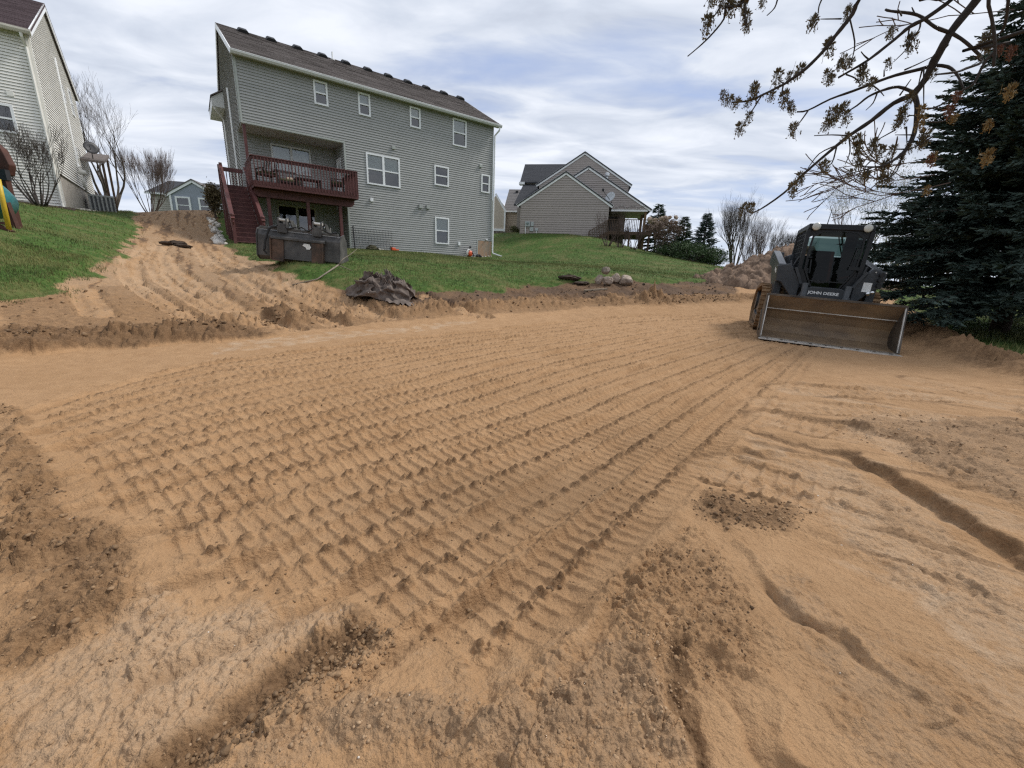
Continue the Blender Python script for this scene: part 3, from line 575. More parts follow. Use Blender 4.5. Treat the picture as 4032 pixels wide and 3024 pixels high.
tr = MB().box(0.0, .085, -.042, -.001, 7.37, ZE - .04).box(WD - .085, WD, -.042, -.001, 3.1, ZE - .04).box(RX, RX + .085, -.042, -.001, ZB - .1, 7.36).box(-.002, RX + .085, -.045, -.001, 7.365, 7.45).box(12.84, 12.9, -.042, -.001, ZB - .2, 3.1); build_each(tr, 'corner_trim', sagetrim, back_wall)
# side wall with its gable
sw = MB(); sw.prism([(0, 2.0), (DP, 2.0), (DP, ZE + .1), (DP / 2, ZR - .12), (0, ZE + .1)], 0.001, 0.14, 'x'); side_wall = MB()
side_wall.prism([(RC, 1.5), (DP, 1.5), (DP, 7.36), (RC, 7.36)], 0.002, 0.14, 'x'); side_wall.prism([(0.151, 7.36), (DP, 7.36), (DP, ZE + .1), (DP / 2, ZR - .15), (0.151, ZE + .2)], 0.002, 0.14, 'x')
side_wall = side_wall.build('side_wall', sagetrim, HB)
lim = lambda z: (0.0, DP) if z <= ZE else ((z - ZE) / (ZR - ZE) * DP / 2, DP - (z - ZE) / (ZR - ZE) * DP / 2)
sg = Siding(side_wall, sage, (0, DP), -math.pi / 2, 0.1225); sg.fill(0.0, DP - RC - .07, 2.2, 7.38); sg.fill(0.0, DP - .07, 7.38, ZR - .2, lim=lim)
build_each(MB().box(-.04, -.001, RC, RC + .075, 2.0, 7.37).box(-.04, -.001, 0.0, .075, 7.37, ZE), 'corner_trim', sagetrim, side_wall)
MB().prism([(0, 1.5), (DP, 1.5), (DP, ZE), (DP / 2, ZR - .15), (0, ZE)], WD - .15, WD - .001, 'x').box(.15, WD - .16, DP - .15, DP, 1.5, ZE).build('far_walls', sagetrim, HB)
# recessed bay: porch above, patio below
rc = MB(); rc_holes = [(1.36, 3.26, 5.80, 7.10), (1.36, 3.30, ZB + .04, 4.20)]
rcp = MB(); wall_panels(rcp, .14, RX, 1.5, 7.36, RC, RC + .12, rc_holes); bay = rcp.build('bay_wall', sagetrim, HB)
sr = Siding(bay, sage, (0, RC), 0, 0.1225, joined=True); sr.fill(0.0, RX, ZB, 7.34, rc_holes)
sr.a = -math.pi / 2; sr.o = (RX, RC); sr.fill(0.02, RC, ZB, 4.4); sr.fill(0.02, RC, 4.65, 7.34, [(0.25, 1.10, 4.6, 6.82)]); sr.done()
MB().box(RX, RX + .14, 0.151, RC + .12, 1.5, 7.36).build('bay_return', sagetrim, HB)
MB().box(0.002, RX, 0.02, RC, 7.34, 7.40).build('porch_ceiling', soffit_m, HB)
lamp = MB().lathe([(0.16, 7.34), (0.16, 7.31), (0.13, 7.26), (0.07, 7.22), (0.02, 7.21)], 16, Matrix.Translation((2.3, .85, 0))).build('ceiling_lamp', mat('frosted_lamp', (.30, .28, .25), .4), HB, smooth=True)
window(HB, 1.36, 3.26, 5.80, 7.10, (0, RC), 0, kind='fixed', blinds=(0.95,), mull=True, frame_m=offwhite, fw=.08)
window(HB, 1.36, 3.30, ZB + .04, 4.20, (0, RC), 0, kind='fixed', blinds=(0,), mull=True, frame_m=mat('almond_frame', (.40, .38, .32), .5), fw=.09)
dr = MB(); Td = Matrix.Translation((RX, RC, 0)) @ Matrix.Rotation(-math.pi / 2, 4, 'Z')
dr.box(.25, .33, -.03, .05, 4.65, 6.8, Td).box(1.02, 1.10, -.03, .05, 4.65, 6.8, Td).box(.33, 1.02, -.03, .05, 6.72, 6.8, Td).box(.33, .45, -.01, .03, 4.66, 6.72, Td).box(.90, 1.02, -.01, .03, 4.66, 6.72, Td).box(.45, .9, -.01, .03, 4.66, 4.95, Td).box(.45, .9, -.01, .03, 6.55, 6.72, Td)
door = dr.build('porch_door', white, HB)
for k in range(3): MB().box(.53 + .12 * k, .55 + .12 * k, -.008, .02, 4.95, 6.55, Td).build('glazing_bar', white, door)
MB().add([(.45, .012, 4.95), (.9, .012, 4.95), (.9, .012, 6.55), (.45, .012, 6.55)], [(0, 1, 2, 3)], Td).build('pane', pane_m, door)
# roof
OV = 0.33; sl = (ZR - ZE) / (DP / 2)
def slab(y0, z0, y1, z1, x0, x1, th=.10):
    return MB().add([(x0, y0, z0), (x1, y0, z0), (x1, y1, z1), (x0, y1, z1), (x0, y0, z0 - th), (x1, y0, z0 - th), (x1, y1, z1 - th), (x0, y1, z1 - th)], [(0, 1, 2, 3), (7, 6, 5, 4), (0, 4, 5, 1), (1, 5, 6, 2), (2, 6, 7, 3), (3, 7, 4, 0)])
def roof_slope(parent, y0, z0, y1, z1, x0, x1, m, rows=None, name='roof'):
    """shingled slope: every course of shingles is a thin lapped row of its own"""
    o = slab(y0, z0 - .012, y1, z1 - .012, x0, x1).build(name, m, parent)
    L = math.hypot(y1 - y0, z1 - z0); n = rows or int(L / 0.15); vy, vz = (y1 - y0) / L, (z1 - z0) / L; ny, nz_ = -vz, vy
    if nz_ < 0: ny, nz_ = -ny, -nz_
    mb = MB(); rng = random.Random(3)
    for i in range(n):
        a, b = L * i / n, L * (i + 1) / n + .01; t0, t1 = .020, .004
        x = x0
        while x < x1 - .01:
            xe = min(x1, x + rng.uniform(.7, 1.1)); dt = rng.uniform(-.004, .005)
            p = [(x, y0 + vy * a + ny * (t0 + dt), z0 + vz * a + nz_ * (t0 + dt)), (xe, y0 + vy * a + ny * (t0 + dt), z0 + vz * a + nz_ * (t0 + dt)), (xe, y0 + vy * b + ny * t1, z0 + vz * b + nz_ * t1), (x, y0 + vy * b + ny * t1, z0 + vz * b + nz_ * t1), (x, y0 + vy * a, z0 + vz * a), (xe, y0 + vy * a, z0 + vz * a)]
            mb.add(p, [(0, 1, 2, 3), (4, 5, 1, 0)]); x = xe
    sh = mb.build('shingles', m, o); sh['kind'] = 'stuff'; return o
rf = roof_slope(HB, -OV, ZE - OV * sl + .30, DP / 2, ZR + .14, -.12, WD + .34, shingle_brown)
roof_slope(HB, DP + OV, ZE - OV * sl + .30, DP / 2, ZR + .14, -.12, WD + .34, shingle_brown, rows=4)
gz0 = ZE - OV * sl + .30
MB().box(-.10, WD + .34, -OV + .02, -.001, ZE - .02, ZE + .02).build('soffit', soffit_m, HB)
MB().box(-.10, WD + .34, -OV - .01, -OV + .019, ZE - .03, gz0 - .07).build('fascia', offwhite, HB)
gt = MB().prism([(-OV - .012, gz0 - .19), (-OV - .09, gz0 - .19), (-OV - .14, gz0 - .11), (-OV - .14, gz0 - .05), (-OV - .012, gz0 - .05)], -.12, WD + .36, 'x'); gt.build('gutter', offwhite, HB)
MB().box(-.12, WD + .36, -OV - .146, -OV - .13, gz0 - .055, gz0 - .035).build('gutter_lip', white, HB)
rk = MB()
for x in (-.11, WD + .31): rk.bar((x, -OV - .02, gz0 - .10), (x, DP / 2, ZR + .02), .035, .22, (0, 0, 1)).bar((x, DP / 2, ZR + .02), (x, DP + OV, gz0 - .10), .035, .22, (0, 0, 1))
build_each(rk, 'rake_board', white, HB)
vm = MB().prism([(-.24, 0), (.24, 0), (.24, .10), (.16, .17), (-.16, .17), (-.24, .10)], -.2, .2).box(-.27, .27, -.23, .23, -.02, .012)
vme = vm.build('roof_vent', black_vent, HB)
vy = DP / 2 - .42; vz = ZR + .14 - .42 * sl
for k in range(11):
    v_ = vme if k == 0 else vme.copy()
    if k: col.objects.link(v_); v_.parent = HB
    v_.location = (1.05 + 1.299 * k, vy, vz); v_.rotation_euler = (math.atan(sl), 0, 0)
MB().tube([(5.5, vy, vz - .1), (5.5, vy, vz + .42)], .045, 10).tube([(5.5, vy, vz), (5.5, vy, vz + .05)], .12, 10).build('vent_pipe', white, HB)
# downspouts, conduit, small boxes on the wall
def pipe(parent, pts, m, r=.045, name='downspout', n=6): return MB().tube(pts, r, n).build(name, m, parent)
pipe(HB, [(WD + .2, -OV - .08, gz0 - .19), (WD + .2, -OV - .06, gz0 - .34), (WD + .06, -.09, gz0 - .62), (WD + .05, -.085, ZB + .52), (WD + .07, -.10, ZB + .34), (WD + .40, -.75, ZB + .13)], white, .055)
pipe(HB, [(-.06, 3.45, 9.7), (-.06, 3.45, 4.2)], white, .05, 'conduit')
st_ = MB().prism([(-.62, 9.55), (-.62, 9.98), (-.001, 10.40), (-.001, 9.55)], 6.5, 9.5, 'y'); st_.build('garage_eave', offwhite, HB)
MB().prism([(-.66, 10.0), (-.64, 10.06), (-.002, 10.49), (-.002, 10.42)], 6.4, 9.6, 'y').build('garage_roof', shingle_brown, HB)
pipe(HB, [(-.55, 6.55, 9.55), (-.5, 6.6, 9.45), (-.10, 7.4, 9.2), (-.08, 7.5, 9.0), (-.08, 7.5, 4.2)], white, .04)
def wallbox(x, z, wx, hz, m, d=.07, name='utility_box'): return MB().box(x - wx / 2, x + wx / 2, -.02 - d, -.004, z - hz / 2, z + hz / 2).build(name, m, HB, bevel=.012)
gb = mat('grey_box', (.36, .37, .35), .5)
wallbox(7.26, 7.62, .2, .15, sagetrim, .08, 'exhaust_vent'); wallbox(13.03, 7.62, .2, .17, sagetrim, .08, 'exhaust_vent'); wallbox(5.88, 4.75, .17, .19, white, .09, 'exhaust_vent'); wallbox(8.82, 4.73, .23, .22, gb, .12, 'exhaust_vent'); wallbox(9.29, 4.75, .23, .22, gb, .12, 'exhaust_vent')
wallbox(11.46, 2.78, .14, .22, white, .08, 'power_outlet'); wallbox(13.55, 3.17, .12, .06, white, .12, 'hose_tap'); wallbox(12.3, 2.62, .09, .09, black_vent, .10, 'hose_tap')

# ---- oxblood deck with stairs
DK = thing('raised_deck', 'oxblood stained timber deck with balusters and long stairs on grey house', 'deck', (L0.x, L0.y, 0), HROT)
DO = -2.32; ZF = 4.62; RT = 5.62; DX = 4.42
fl = MB().box(0.0, DX, DO, RC - .02, ZF - .22, ZF - .045).build('deck_frame', deckred, DK)
dbm = None
for k in range(28):
    y = DO - .02 + k * .145
    if y > RC - .15: break
    MB().box(0.0 if y < -.02 else .145, DX, y, y + .138, ZF - .04, ZF).build('deck_board', deckred, fl)
MB().box(-.02, DX + .02, DO - .045, DO - .003, ZF - .26, ZF - .01).build('rim_board', deckred, DK); MB().box(DX + .003, DX + .04, DO, -.03, ZF - .26, ZF - .01).build('rim_board', deckred, DK); MB().box(-.04, -.003, DO, -.02, ZF - .26, ZF - .01).build('rim_board', deckred, DK)
MB().prism([(0.02, ZF - .46), (.16, ZF - .58), (DX - .16, ZF - .58), (DX - .02, ZF - .46), (DX - .02, ZF - .24), (0.02, ZF - .24)], DO + .55, DO + .63).prism([(0.02, ZF - .46), (.16, ZF - .58), (DX - .16, ZF - .58), (DX - .02, ZF - .46), (DX - .02, ZF - .24), (0.02, ZF - .24)], DO + .72, DO + .80).build('beam', deckred, DK)
for x in (.55, 2.22, 3.72): MB().box(x - .07, x + .07, DO + .61, DO + .74, 1.6, ZF - .4).build('post', deckred, DK)
MB().box(.02, .14, DO + .06, DO + .18, RT, 7.36).build('post', deckred, DK) if False else MB().box(.05, .17, .03, .15, ZF, 7.34).build('post', deckred, DK)
rail = MB().box(-.05, DX + .05, DO - .07, DO + .07, RT - .035, RT).box(DX - .07, DX + .07, DO + .071, -.03, RT - .036, RT - .002).box(-.07, .07, DO + .071, -.03, RT - .036, RT - .002)
rail.build('hand_rail', deckred, DK)
MB().box(0, DX, DO - .02, DO + .02, RT - .16, RT - .037).box(DX - .02, DX + .02, DO + .021, -.03, RT - .16, RT - .037).box(-.02, .02, DO + .021, -.03, RT - .16, RT - .037).build('rail_board', deckred, DK)
bal = bpy.data.meshes.new('baluster')
_b = MB().box(-.018, .018, -.018, .018, 0, 1.09); bal.from_pydata(_b.v, [], _b.f); bal.materials.append(deckred)
def balu(x, y, z, L=1.09):
    o = bpy.data.objects.new('baluster', bal); col.objects.link(o); o.parent = DK; o.location = (x, y, z); o.scale = (1, 1, L / 1.09)
nb = 33
for k in range(nb): balu(.06 + (DX - .12) * k / (nb - 1), DO - .065, ZF - .15)
for k in range(15): balu(DX + .06, DO + .1 + k * .143, ZF - .15); balu(-.06, DO + .1 + k * .143, ZF - .15)
# landing and flight
treadm = mat('toplit_oxblood_tread', (.17, .075, .065), .6, .25, 4, .1, 30, rand=.2)  # lighter red paints the light from above into the stair treads
SX0, SX1 = -1.02, -.06; NS = 13; RUN, RISE = 3.02, 2.62
MB().box(SX0, SX1, .0, 1.15, ZF - .05, ZF - .002).build('landing', deckred, DK)
for k in range(NS):
    z1 = ZF - RISE * (k + 1) / NS; y1 = -RUN * (k + 1) / NS
    MB().box(SX0 + .04, SX1 - .02 + .10 * k / NS, y1 - .03, y1 + RUN / NS, z1 - .04, z1).build('tread', treadm, DK)
    MB().box(SX0 + .04, SX1 - .02 + .10 * k / NS, y1 + RUN / NS - .022, y1 + RUN / NS - .002, z1, z1 + RISE / NS - .042).build('riser', deckred, DK)
for x, xo in ((SX0, SX0 - .02), (SX1, SX1 + .13)):
    MB().bar((x + .015, .0, ZF - .10), (xo + .015, -RUN, ZF - RISE - .10), .04, .34).build('stringer', deckred, DK)
    MB().bar((x, .05, ZF + .83), (xo, -RUN - .22, ZF - RISE + .92 - .04), .14, .04).bar((x, .05, ZF + .72), (xo, -RUN - .1, ZF - RISE + .86), .035, .14).build('stair_rail', deckred, DK)
    MB().bar((x - .0, -.05, ZF + .45), (xo, -RUN - .05, ZF - RISE + .50), .03, .62).build('stair_skirt', deckred, DK)
    MB().box(xo - .06, xo + .06, -RUN - .16, -RUN - .04, ZF - RISE - .3, ZF - RISE + 1.0).build('newel_post', deckred, DK)
    MB().lathe([(.07, 0), (.085, .02), (.085, .05), (.05, .09)], 12, Matrix.Translation((xo, -RUN - .1, ZF - RISE + 1.0))).build('post_cap', deckred, DK)
MB().box(SX0 - .06, SX0 + .06, 1.06, 1.18, 2.0, ZF + 1.0).build('newel_post', deckred, DK); MB().box(SX0 - .06, SX0 + .06, -.05, .07, 2.0, ZF + .9).build('newel_post', deckred, DK); MB().box(SX0 - .05, SX0 + .05, -1.5, -1.4, 1.4, 3.2).build('newel_post', deckred, DK)
MB().box(SX0 + .06, SX1, 1.08, 1.16, ZF + .74, ZF + .92).box(SX0 - .04, SX0 + .04, .07, 1.06, ZF + .74, ZF + .92).build('landing_rail', deckred, DK)
for k in range(7): balu(SX0 + .14 + k * .125, 1.12, ZF - .03, .8)
for k in range(6): balu(SX0, .18 + k * .15, ZF - .03, .8)

# ---- furniture up on the deck
darkwood = mat('dark_furniture', (.022, .015, .013), .5, .2); olive = mat('olive_cushion', (.075, .08, .035), .85, .15, 8); tanm = mat('tan_towel', (.55, .42, .30), .8)
def deck_loc(x, y): v = L0 + D1 * x - NB * y; return (v.x, v.y, ZF)
def deck_chair(name, label, x, y, rz, wd=.62):
    t = thing(name, label, 'chair', deck_loc(x, y), HROT + rz, 'seats set out on the deck')
    MB().box(-wd / 2, wd / 2, -.30, .28, .36, .41).build('seat', darkwood, t); MB().box(-wd / 2 + .03, wd / 2 - .03, -.28, .24, .412, .52).build('cushion', olive, t, bevel=.03)
    n = 6
    for k in range(n): xx = -wd / 2 + .05 + k * (wd - .1) / (n - 1); MB().tube([(xx, .26, .40), (xx, .34, .65), (xx, .46, .95)], .018, 5).build('slat', darkwood, t)
    MB().bar((-wd / 2, .47, .96), (wd / 2, .47, .96), .05, .06).build('top_rail', darkwood, t)
    for sx in (-1, 1):
        MB().box(sx * wd / 2 - .03, sx * wd / 2 + .03, -.30, .32, .60, .64).build('armrest', darkwood, t)
        for yy in (-.27, .27): MB().box(sx * wd / 2 - .025, sx * wd / 2 + .025, yy - .025, yy + .025, 0, .60).build('leg', darkwood, t)
    return t
deck_chair('deck_chair', 'dark slat backed chair with olive cushion at stair end of deck', .62, -1.55, math.pi + .35, .66)
deck_chair('deck_armchair', 'dark armchair with olive cushion by the bay wall behind deck table', 1.75, -.25, .1, 1.0)
deck_chair('deck_chair', 'dark slat backed chair at house door end of deck', 3.72, -1.45, -math.pi / 2 - .3, .62)
tb = thing('coffee_table', 'low dark table in the middle of the red deck', 'table', deck_loc(2.35, -1.45), HROT)
MB().box(-.55, .55, -.3, .3, .42, .47).build('table_top', darkwood, tb)
for sx in (-.5, .5):
    for sy in (-.25, .25): MB().box(sx - .035, sx + .035, sy - .035, sy + .035, 0, .42).build('leg', darkwood, tb)
tw = MB().box(-.13, .13, -.1, .1, 0, .10).build('folded_towel', tanm, None, bevel=.02); tag(tw, 'small tan folded towel on olive seat of the deck', 'towel'); tw.location = (Vector(deck_loc(1.75, -.32)) + Vector((0, 0, .522))); tw.rotation_euler = (0, 0, HROT)

# ---- cream house at the left edge
LB = Vector((-19.363, 19.0, 0)); HL = thing('suburban_house', 'cream sided house with brown roof at the left edge above lawn', 'house', (LB.x, LB.y, 0), HROT)
LZ0, LZE, LZR, LD, LW = 3.05, 9.42, 12.0, 8.4, 7.0
lw_ = [(-1.75, -.87, 5.76, 6.80)]
mb = MB(); wall_panels(mb, -LW, 0, 2.2, LZE + .1, 0, .14, lw_); lback = mb.build('back_wall', concrete, HL)
Siding(lback, cream, (-LW, 0), 0, .112).fill(0, LW - .09, LZ0, LZE - .02, [(a + LW, b + LW, c, d) for a, b, c, d in lw_])
mb = MB().prism([(.141, 2.2), (LD, 2.2), (LD, LZE + .1), (LD / 2, LZR - .15), (.141, LZE + .15)], -.14, -.03, 'x'); lside = mb.build('side_wall', concrete, HL)
limL = lambda z: (0.0, LD) if z <= LZE else ((z - LZE) / (LZR - LZE) * LD / 2, LD - (z - LZE) / (LZR - LZE) * LD / 2)
sL = Siding(lside, cream, (0, 0), math.pi / 2, .112); sL.fill(.09, LD, 4.47, LZR - .2, [(4.7, 5.15, 8.35, 9.1), (6.4, 6.95, 8.2, 9.4), (4.85, 5.2, 5.9, 6.45)], lim=limL)
build_each(MB().box(-.09, -.001, -.042, -.001, LZ0, LZE - .03).box(.001, .042, .0, .085, 4.47, LZE - .03), 'corner_trim', cream, HL)
window(HL, *lw_[0], blinds=(0, 0))
for a in ((4.7, 5.15, 8.35, 9.1), (6.4, 6.95, 8.2, 9.4), (4.85, 5.2, 5.9, 6.45)): window(HL, *a, org=(0, 0), ang=math.pi / 2, blinds=(0, 0), fw=.05, back=.026)
sL2 = (LZR - LZE) / (LD / 2); lg = LZE - .3 * sL2 + .28
roof_slope(HL, -.3, lg, LD / 2, LZR + .13, -LW, .15, mat('plum_shingles', (.085, .058, .062), .95, .3, 20, .5, 40)); roof_slope(HL, LD + .3, lg, LD / 2, LZR + .13, -LW, .15, shingle_brown, rows=4)
MB().box(-LW, .12, -.28, -.001, LZE - .02, LZE + .02).build('soffit', soffit_m, HL)
MB().prism([(-.30, lg - .19), (-.40, lg - .19), (-.44, lg - .11), (-.44, lg - .04), (-.30, lg - .04)], -LW, .16, 'x').build('gutter', mat('almond_gutter', (.62, .58, .50), .4), HL)
mb = MB(); mb.bar((.13, -.32, lg - .12), (.13, LD / 2, LZR), .035, .24).bar((.13, LD / 2, LZR), (.13, LD + .3, lg - .12), .035, .24); build_each(mb, 'rake_board', white, HL)
pipe(HL, [(-.12, -.36, lg - .19), (-.12, -.34, lg - .3), (-.1, -.06, lg - .55), (-.1, -.06, LZ0 + .25), (-.08, -.1, LZ0 + .1), (.02, -.35, LZ0)], cream, .05)
pipe(HL, [(.06, 4.45, 10.1), (.06, 4.45, 5.6), (.10, 4.35, 5.4)], white, .05, 'conduit')
MB().lathe([(.02, 0), (.13, .03), (.15, .12), (.12, .22), (.05, .25)], 14, Matrix.Translation((.24, 3.9, 5.0))).tube([(.24, 3.9, 4.3), (.24, 3.9, 5.0)], .035, 8).tube([(.24, 3.9, 4.95), (.24, 3.5, 4.95), (.24, 3.5, 4.4)], .03, 8).tube([(.24, 3.9, 5.25), (.12, 4.3, 5.42)], .035, 8).build('gas_meter', mat('meter_grey', (.55, .55, .52), .5), HL, smooth=True)
MB().box(-.95, -.75, -.05, -.021, 7.1, 7.28).build('exhaust_vent', cream, HL, bevel=.01)
mb = slab(5.7, 6.05, 8.6, 6.85, .05, .95, .12).build('porch_roof', shingle_brown, HL)
build_each(MB().box(.80, .90, 5.9, 6.0, 3.6, 5.98).box(.80, .90, 8.2, 8.3, 3.6, 6.6), 'porch_post', deckbrown, HL)

# ---- taupe house to the right
def frame_empty(): pass
RO = Vector((.194, 36.0, 0)); RROT = math.atan2(-.156, .988); HR = thing('suburban_house', 'taupe house with three stepped white edged gables and dark roof', 'house', (RO.x, RO.y, 0), RROT)
RZ0 = 4.05; CRS = .168
def gable(parent, y, x0, x1, z0, xp, zp, zl, zr, depth, holes=(), name='gable_wall', xclip=None):
    """gabled front: boards below the slopes, white rakes, roof planes running back"""
    mb = MB().prism([(x0, z0), (x1, z0), (x1, zr), (xp, zp - .1), (x0, zl)], y, y + .14); g = mb.build(name, taupe, parent)
    def lim(z):
        a = x0 if z <= zl else x0 + (z - zl) / (zp - zl) * (xp - x0); b = x1 if z <= zr else x1 - (z - zr) / (zp - zr) * (x1 - xp); return (a, b)
    Siding(g, taupe, (0, y), 0, CRS).fill(x0 + .06, x1 - .06, z0, zp - .15, holes, lim=lim)
    oh = .28
    sl_, sr_ = (zp - zl) / (xp - x0), (zp - zr) / (x1 - xp); a = (x0 - oh, zl - oh * sl_); b = (x1 + oh, zr - oh * sr_)
    build_each(MB().bar((a[0], y - .05, a[1] + .08), (xp, y - .05, zp + .08), .05, .24).bar((xp, y - .05, zp + .08), (b[0], y - .05, b[1] + .08), .05, .24), 'rake_board', white, g)
    for (p, q) in ((a, (xp, zp)), (b, (xp, zp))):
        MB().add([(p[0], y - .12, p[1] + .20), (q[0], y - .12, q[1] + .20), (q[0], y + depth, q[1] + .20), (p[0], y + depth, p[1] + .20), (p[0], y - .12, p[1] + .10), (q[0], y - .12, q[1] + .10), (q[0], y + depth, q[1] + .10), (p[0], y + depth, p[1] + .10)],
                 [(0, 1, 2, 3), (7, 6, 5, 4), (0, 4, 5, 1), (1, 5, 6, 2), (2, 6, 7, 3), (3, 7, 4, 0)]).build('roof', shingle_dark, g)
    build_each(MB().box(x0, x0 + .06, y - .045, y - .001, z0, zl).box(x1 - .06, x1, y - .045, y - .001, z0, zr), 'corner_trim', taupe, g)
    return g
g1 = gable(HR, 0.0, 0.0, 6.98, RZ0, 3.48, 8.62, 6.38, 6.38, 8)
MB().box(0.02, 6.96, .02, .15, 2.2, RZ0 - .001).box(6.82, 6.96, .151, 2.6, 2.2, 6.3).build('foundation', concrete, g1)
g2 = gable(HR, 2.5, .2, 10.25, 6.46, 5.16, 9.55, 6.46, 6.46, 7)
MB().box(6.97, 10.25, 2.5, 2.62, 6.30, 6.46).build('porch_header', white, g2)
MB().box(7.0, 10.2, 2.63, 7.4, 6.36, 6.42).build('porch_ceiling', soffit_m, HR)
MB().box(6.0, 8.6, 5.2, 5.35, 3.5, 6.36).build('porch_wall', taupe, HR)
MB().box(7.3, 8.2, 5.12, 5.19, 4.45, 6.2).build('porch_door', mat('dark_door', (.03, .03, .032), .4), HR)
for xx, yy in ((10.1, 2.7), (10.1, 5.2)): MB().box(xx - .09, xx + .09, yy - .09, yy + .09, 3.0, 6.36).build('porch_post', mat('cedar_post', (.16, .10, .05), .7), HR)
g3 = gable(HR, 6.0, .75, 8.78, 7.5, 4.72, 11.5, 8.98, 8.98, 9)
MB().box(.75, 8.78, 6.14, 14, 4, 8.95).build('main_walls', taupe, HR)
MB().tube([(6.75, 4.2, 8.0), (6.75, 4.2, 9.3)], .09, 10).tube([(6.75, 4.2, 9.28), (6.75, 4.2, 9.34), (6.75, 4.2, 9.56), (6.75, 4.2, 9.6)], [.11, .19, .19, .12], 12).build('flue_pipe', mat('galvanised', (.6, .61, .62), .35, metal=.7), HR)
roof_slope(HR, 8.6, 9.72, 11.5, 11.95, -1.45, 4.0, shingle_dark); slab(14.4, 9.72, 11.5, 11.95, -1.45, 4.0).build('roof', shingle_dark, HR)
MB().box(-1.2, 4.0, 9.0, 13.9, 4, 9.7).build('front_walls', taupe, HR); MB().box(-1.55, -1.0, 8.5, 9.2, 9.48, 9.7).build('eave_return', white, HR)
roof_slope(HR, 3.5, 6.9, 8.9, 9.55, -1.15, 2.2, shingle_dark)
MB().box(-1.3, 0.1, 6.4, 8.9, 4, 7.0).build('garage_walls', taupe, HR)
# meters on the gable
mg = mat('meter_box_grey', (.42, .45, .45), .45); mt = MB().box(.42, .85, -.14, -.022, 4.72, 5.12).build('meter_box', mg, HR, bevel=.01); MB().lathe([(.10, 0), (.10, .05), (.06, .08)], 14, Matrix.Translation((.64, -.141, 4.95)) @ Matrix.Rotation(math.pi / 2, 4, 'X')).build('meter_dial', mat('meter_glass', (.2, .25, .25), .2), mt)
MB().box(.90, 1.13, -.12, -.022, 4.74, 5.08).build('meter_box', mg, HR, bevel=.01); MB().box(.82, 1.12, -.12, -.022, 4.36, 4.66).build('meter_box', mg, HR, bevel=.01); MB().box(1.25, 1.5, -.11, -.022, 4.40, 4.60).build('meter_box', mg, HR, bevel=.01)
pipe(HR, [(.47, -.09, 4.72), (.47, -.09, 3.9)], white, .035, 'conduit'); pipe(HR, [(1.36, -.07, 4.4), (1.36, -.07, 3.9)], white, .03, 'conduit')
ds = thing('satellite_dish', 'grey satellite dish on thin arm against the taupe gable', 'satellite dish', tuple(RO + Vector((math.cos(RROT) * 7.05, math.sin(RROT) * 7.05, 0)) + Vector((0, .1, 6.95))), RROT)
Td = Matrix.Rotation(R(62), 4, 'X') @ Matrix.Rotation(R(-28), 4, 'Y')
MB().lathe([(.01, .0), (.15, .015), (.30, .06), (.40, .12), (.40, .135), (.28, .075), (.01, .02)], 24, Td).build('dish', mat('dish_grey', (.48, .5, .52), .4), ds, smooth=True)
MB().tube([(-.05, -.05, -.15), (-.35, -.35, .10), (-.62, -.45, .42)], .025, 6).box(-.72, -.56, -.5, -.38, .38, .56).build('feed_arm', black_vent, ds); MB().tube([(0, .05, 0), (0.1, .2, -.35), (-.15, 2.3, -.7)], .025, 6).build('mast', black_vent, ds)
# its brown deck
DR = thing('raised_deck', 'brown timber deck with baluster rail under taupe porch', 'deck', (RO.x, RO.y, 0), RROT)
MB().box(7.05, 10.3, -.15, 5.0, 4.28, 4.46).build('deck_frame', deckbrown, DR); MB().box(7.0, 10.35, -.20, -.151, 4.24, 4.47).build('rim_board', deckbrown, DR)
MB().box(7.0, 10.35, -.22, -.08, 5.33, 5.37).box(10.25, 10.35, -.079, 5.0, 5.33, 5.37).build('hand_rail', deckbrown, DR)
bb = bpy.data.meshes.new('baluster'); _b = MB().box(-.02, .02, -.02, .02, 0, .95); bb.from_pydata(_b.v, [], _b.f); bb.materials.append(deckbrown)
def bal2(x, y, z, L=.95):
    o = bpy.data.objects.new('baluster', bb); col.objects.link(o); o.parent = DR; o.location = (x, y, z); o.scale = (1, 1, L / .95)
for k in range(26): bal2(7.08 + k * .129, -.14, 4.4)
for k in range(12): bal2(10.3, .2 + k * .4, 4.4)
for xx, yy in ((7.1, -.1), (10.2, -.1), (10.2, 4.8), (8.7, -.1)): MB().box(xx - .07, xx + .07, yy - .07, yy + .07, 2.0, 4.28).build('post', deckbrown, DR)
MB().bar((7.0, -.15, 5.30), (5.58, -.35, 4.42), .10, .05).build('stair_rail', deckbrown, DR); MB().box(5.54, 5.64, -.4, -.3, 3.2, 4.42).build('newel_post', deckbrown, DR)
for k in range(10): t_ = k / 10; bal2(6.95 - t_ * 1.35, -.16 - t_ * .2, 4.42 - t_ * .88, .86)
MB().bar((7.0, -.15, 4.30), (5.5, -.35, 3.35), .04, .28).build('stringer', deckbrown, DR)
for k in range(6): MB().box(6.9 - k * .24 - .26, 6.9 - k * .24, -.3, .55, 4.3 - k * .15 - .04, 4.3 - k * .15).build('tread', deckbrown, DR)
# string lights on the porch edge
sb = mat('bulb_glass', (.7, .68, .6), .3); SLg = thing('string_lights', 'string of pale bulbs drooping along the taupe porch edge', 'string lights', (RO.x, RO.y, 0), RROT)
pts = [(7.2 + .15 * k, 2.40 - .0, 6.75 - .12 * abs(math.sin(k * .52)) * 2.0 + .03) for k in range(21)]
MB().tube([(p[0], 2.38, p[2]) for p in pts], .012, 4).build('cable', black_vent, SLg)
for k in range(0, 21, 2): MB().lathe([(.01, -.10), (.035, -.06), (.03, -.02), (.015, 0)], 8, Matrix.Translation((pts[k][0], 2.38, pts[k][2]))).build('bulb', sb, SLg)

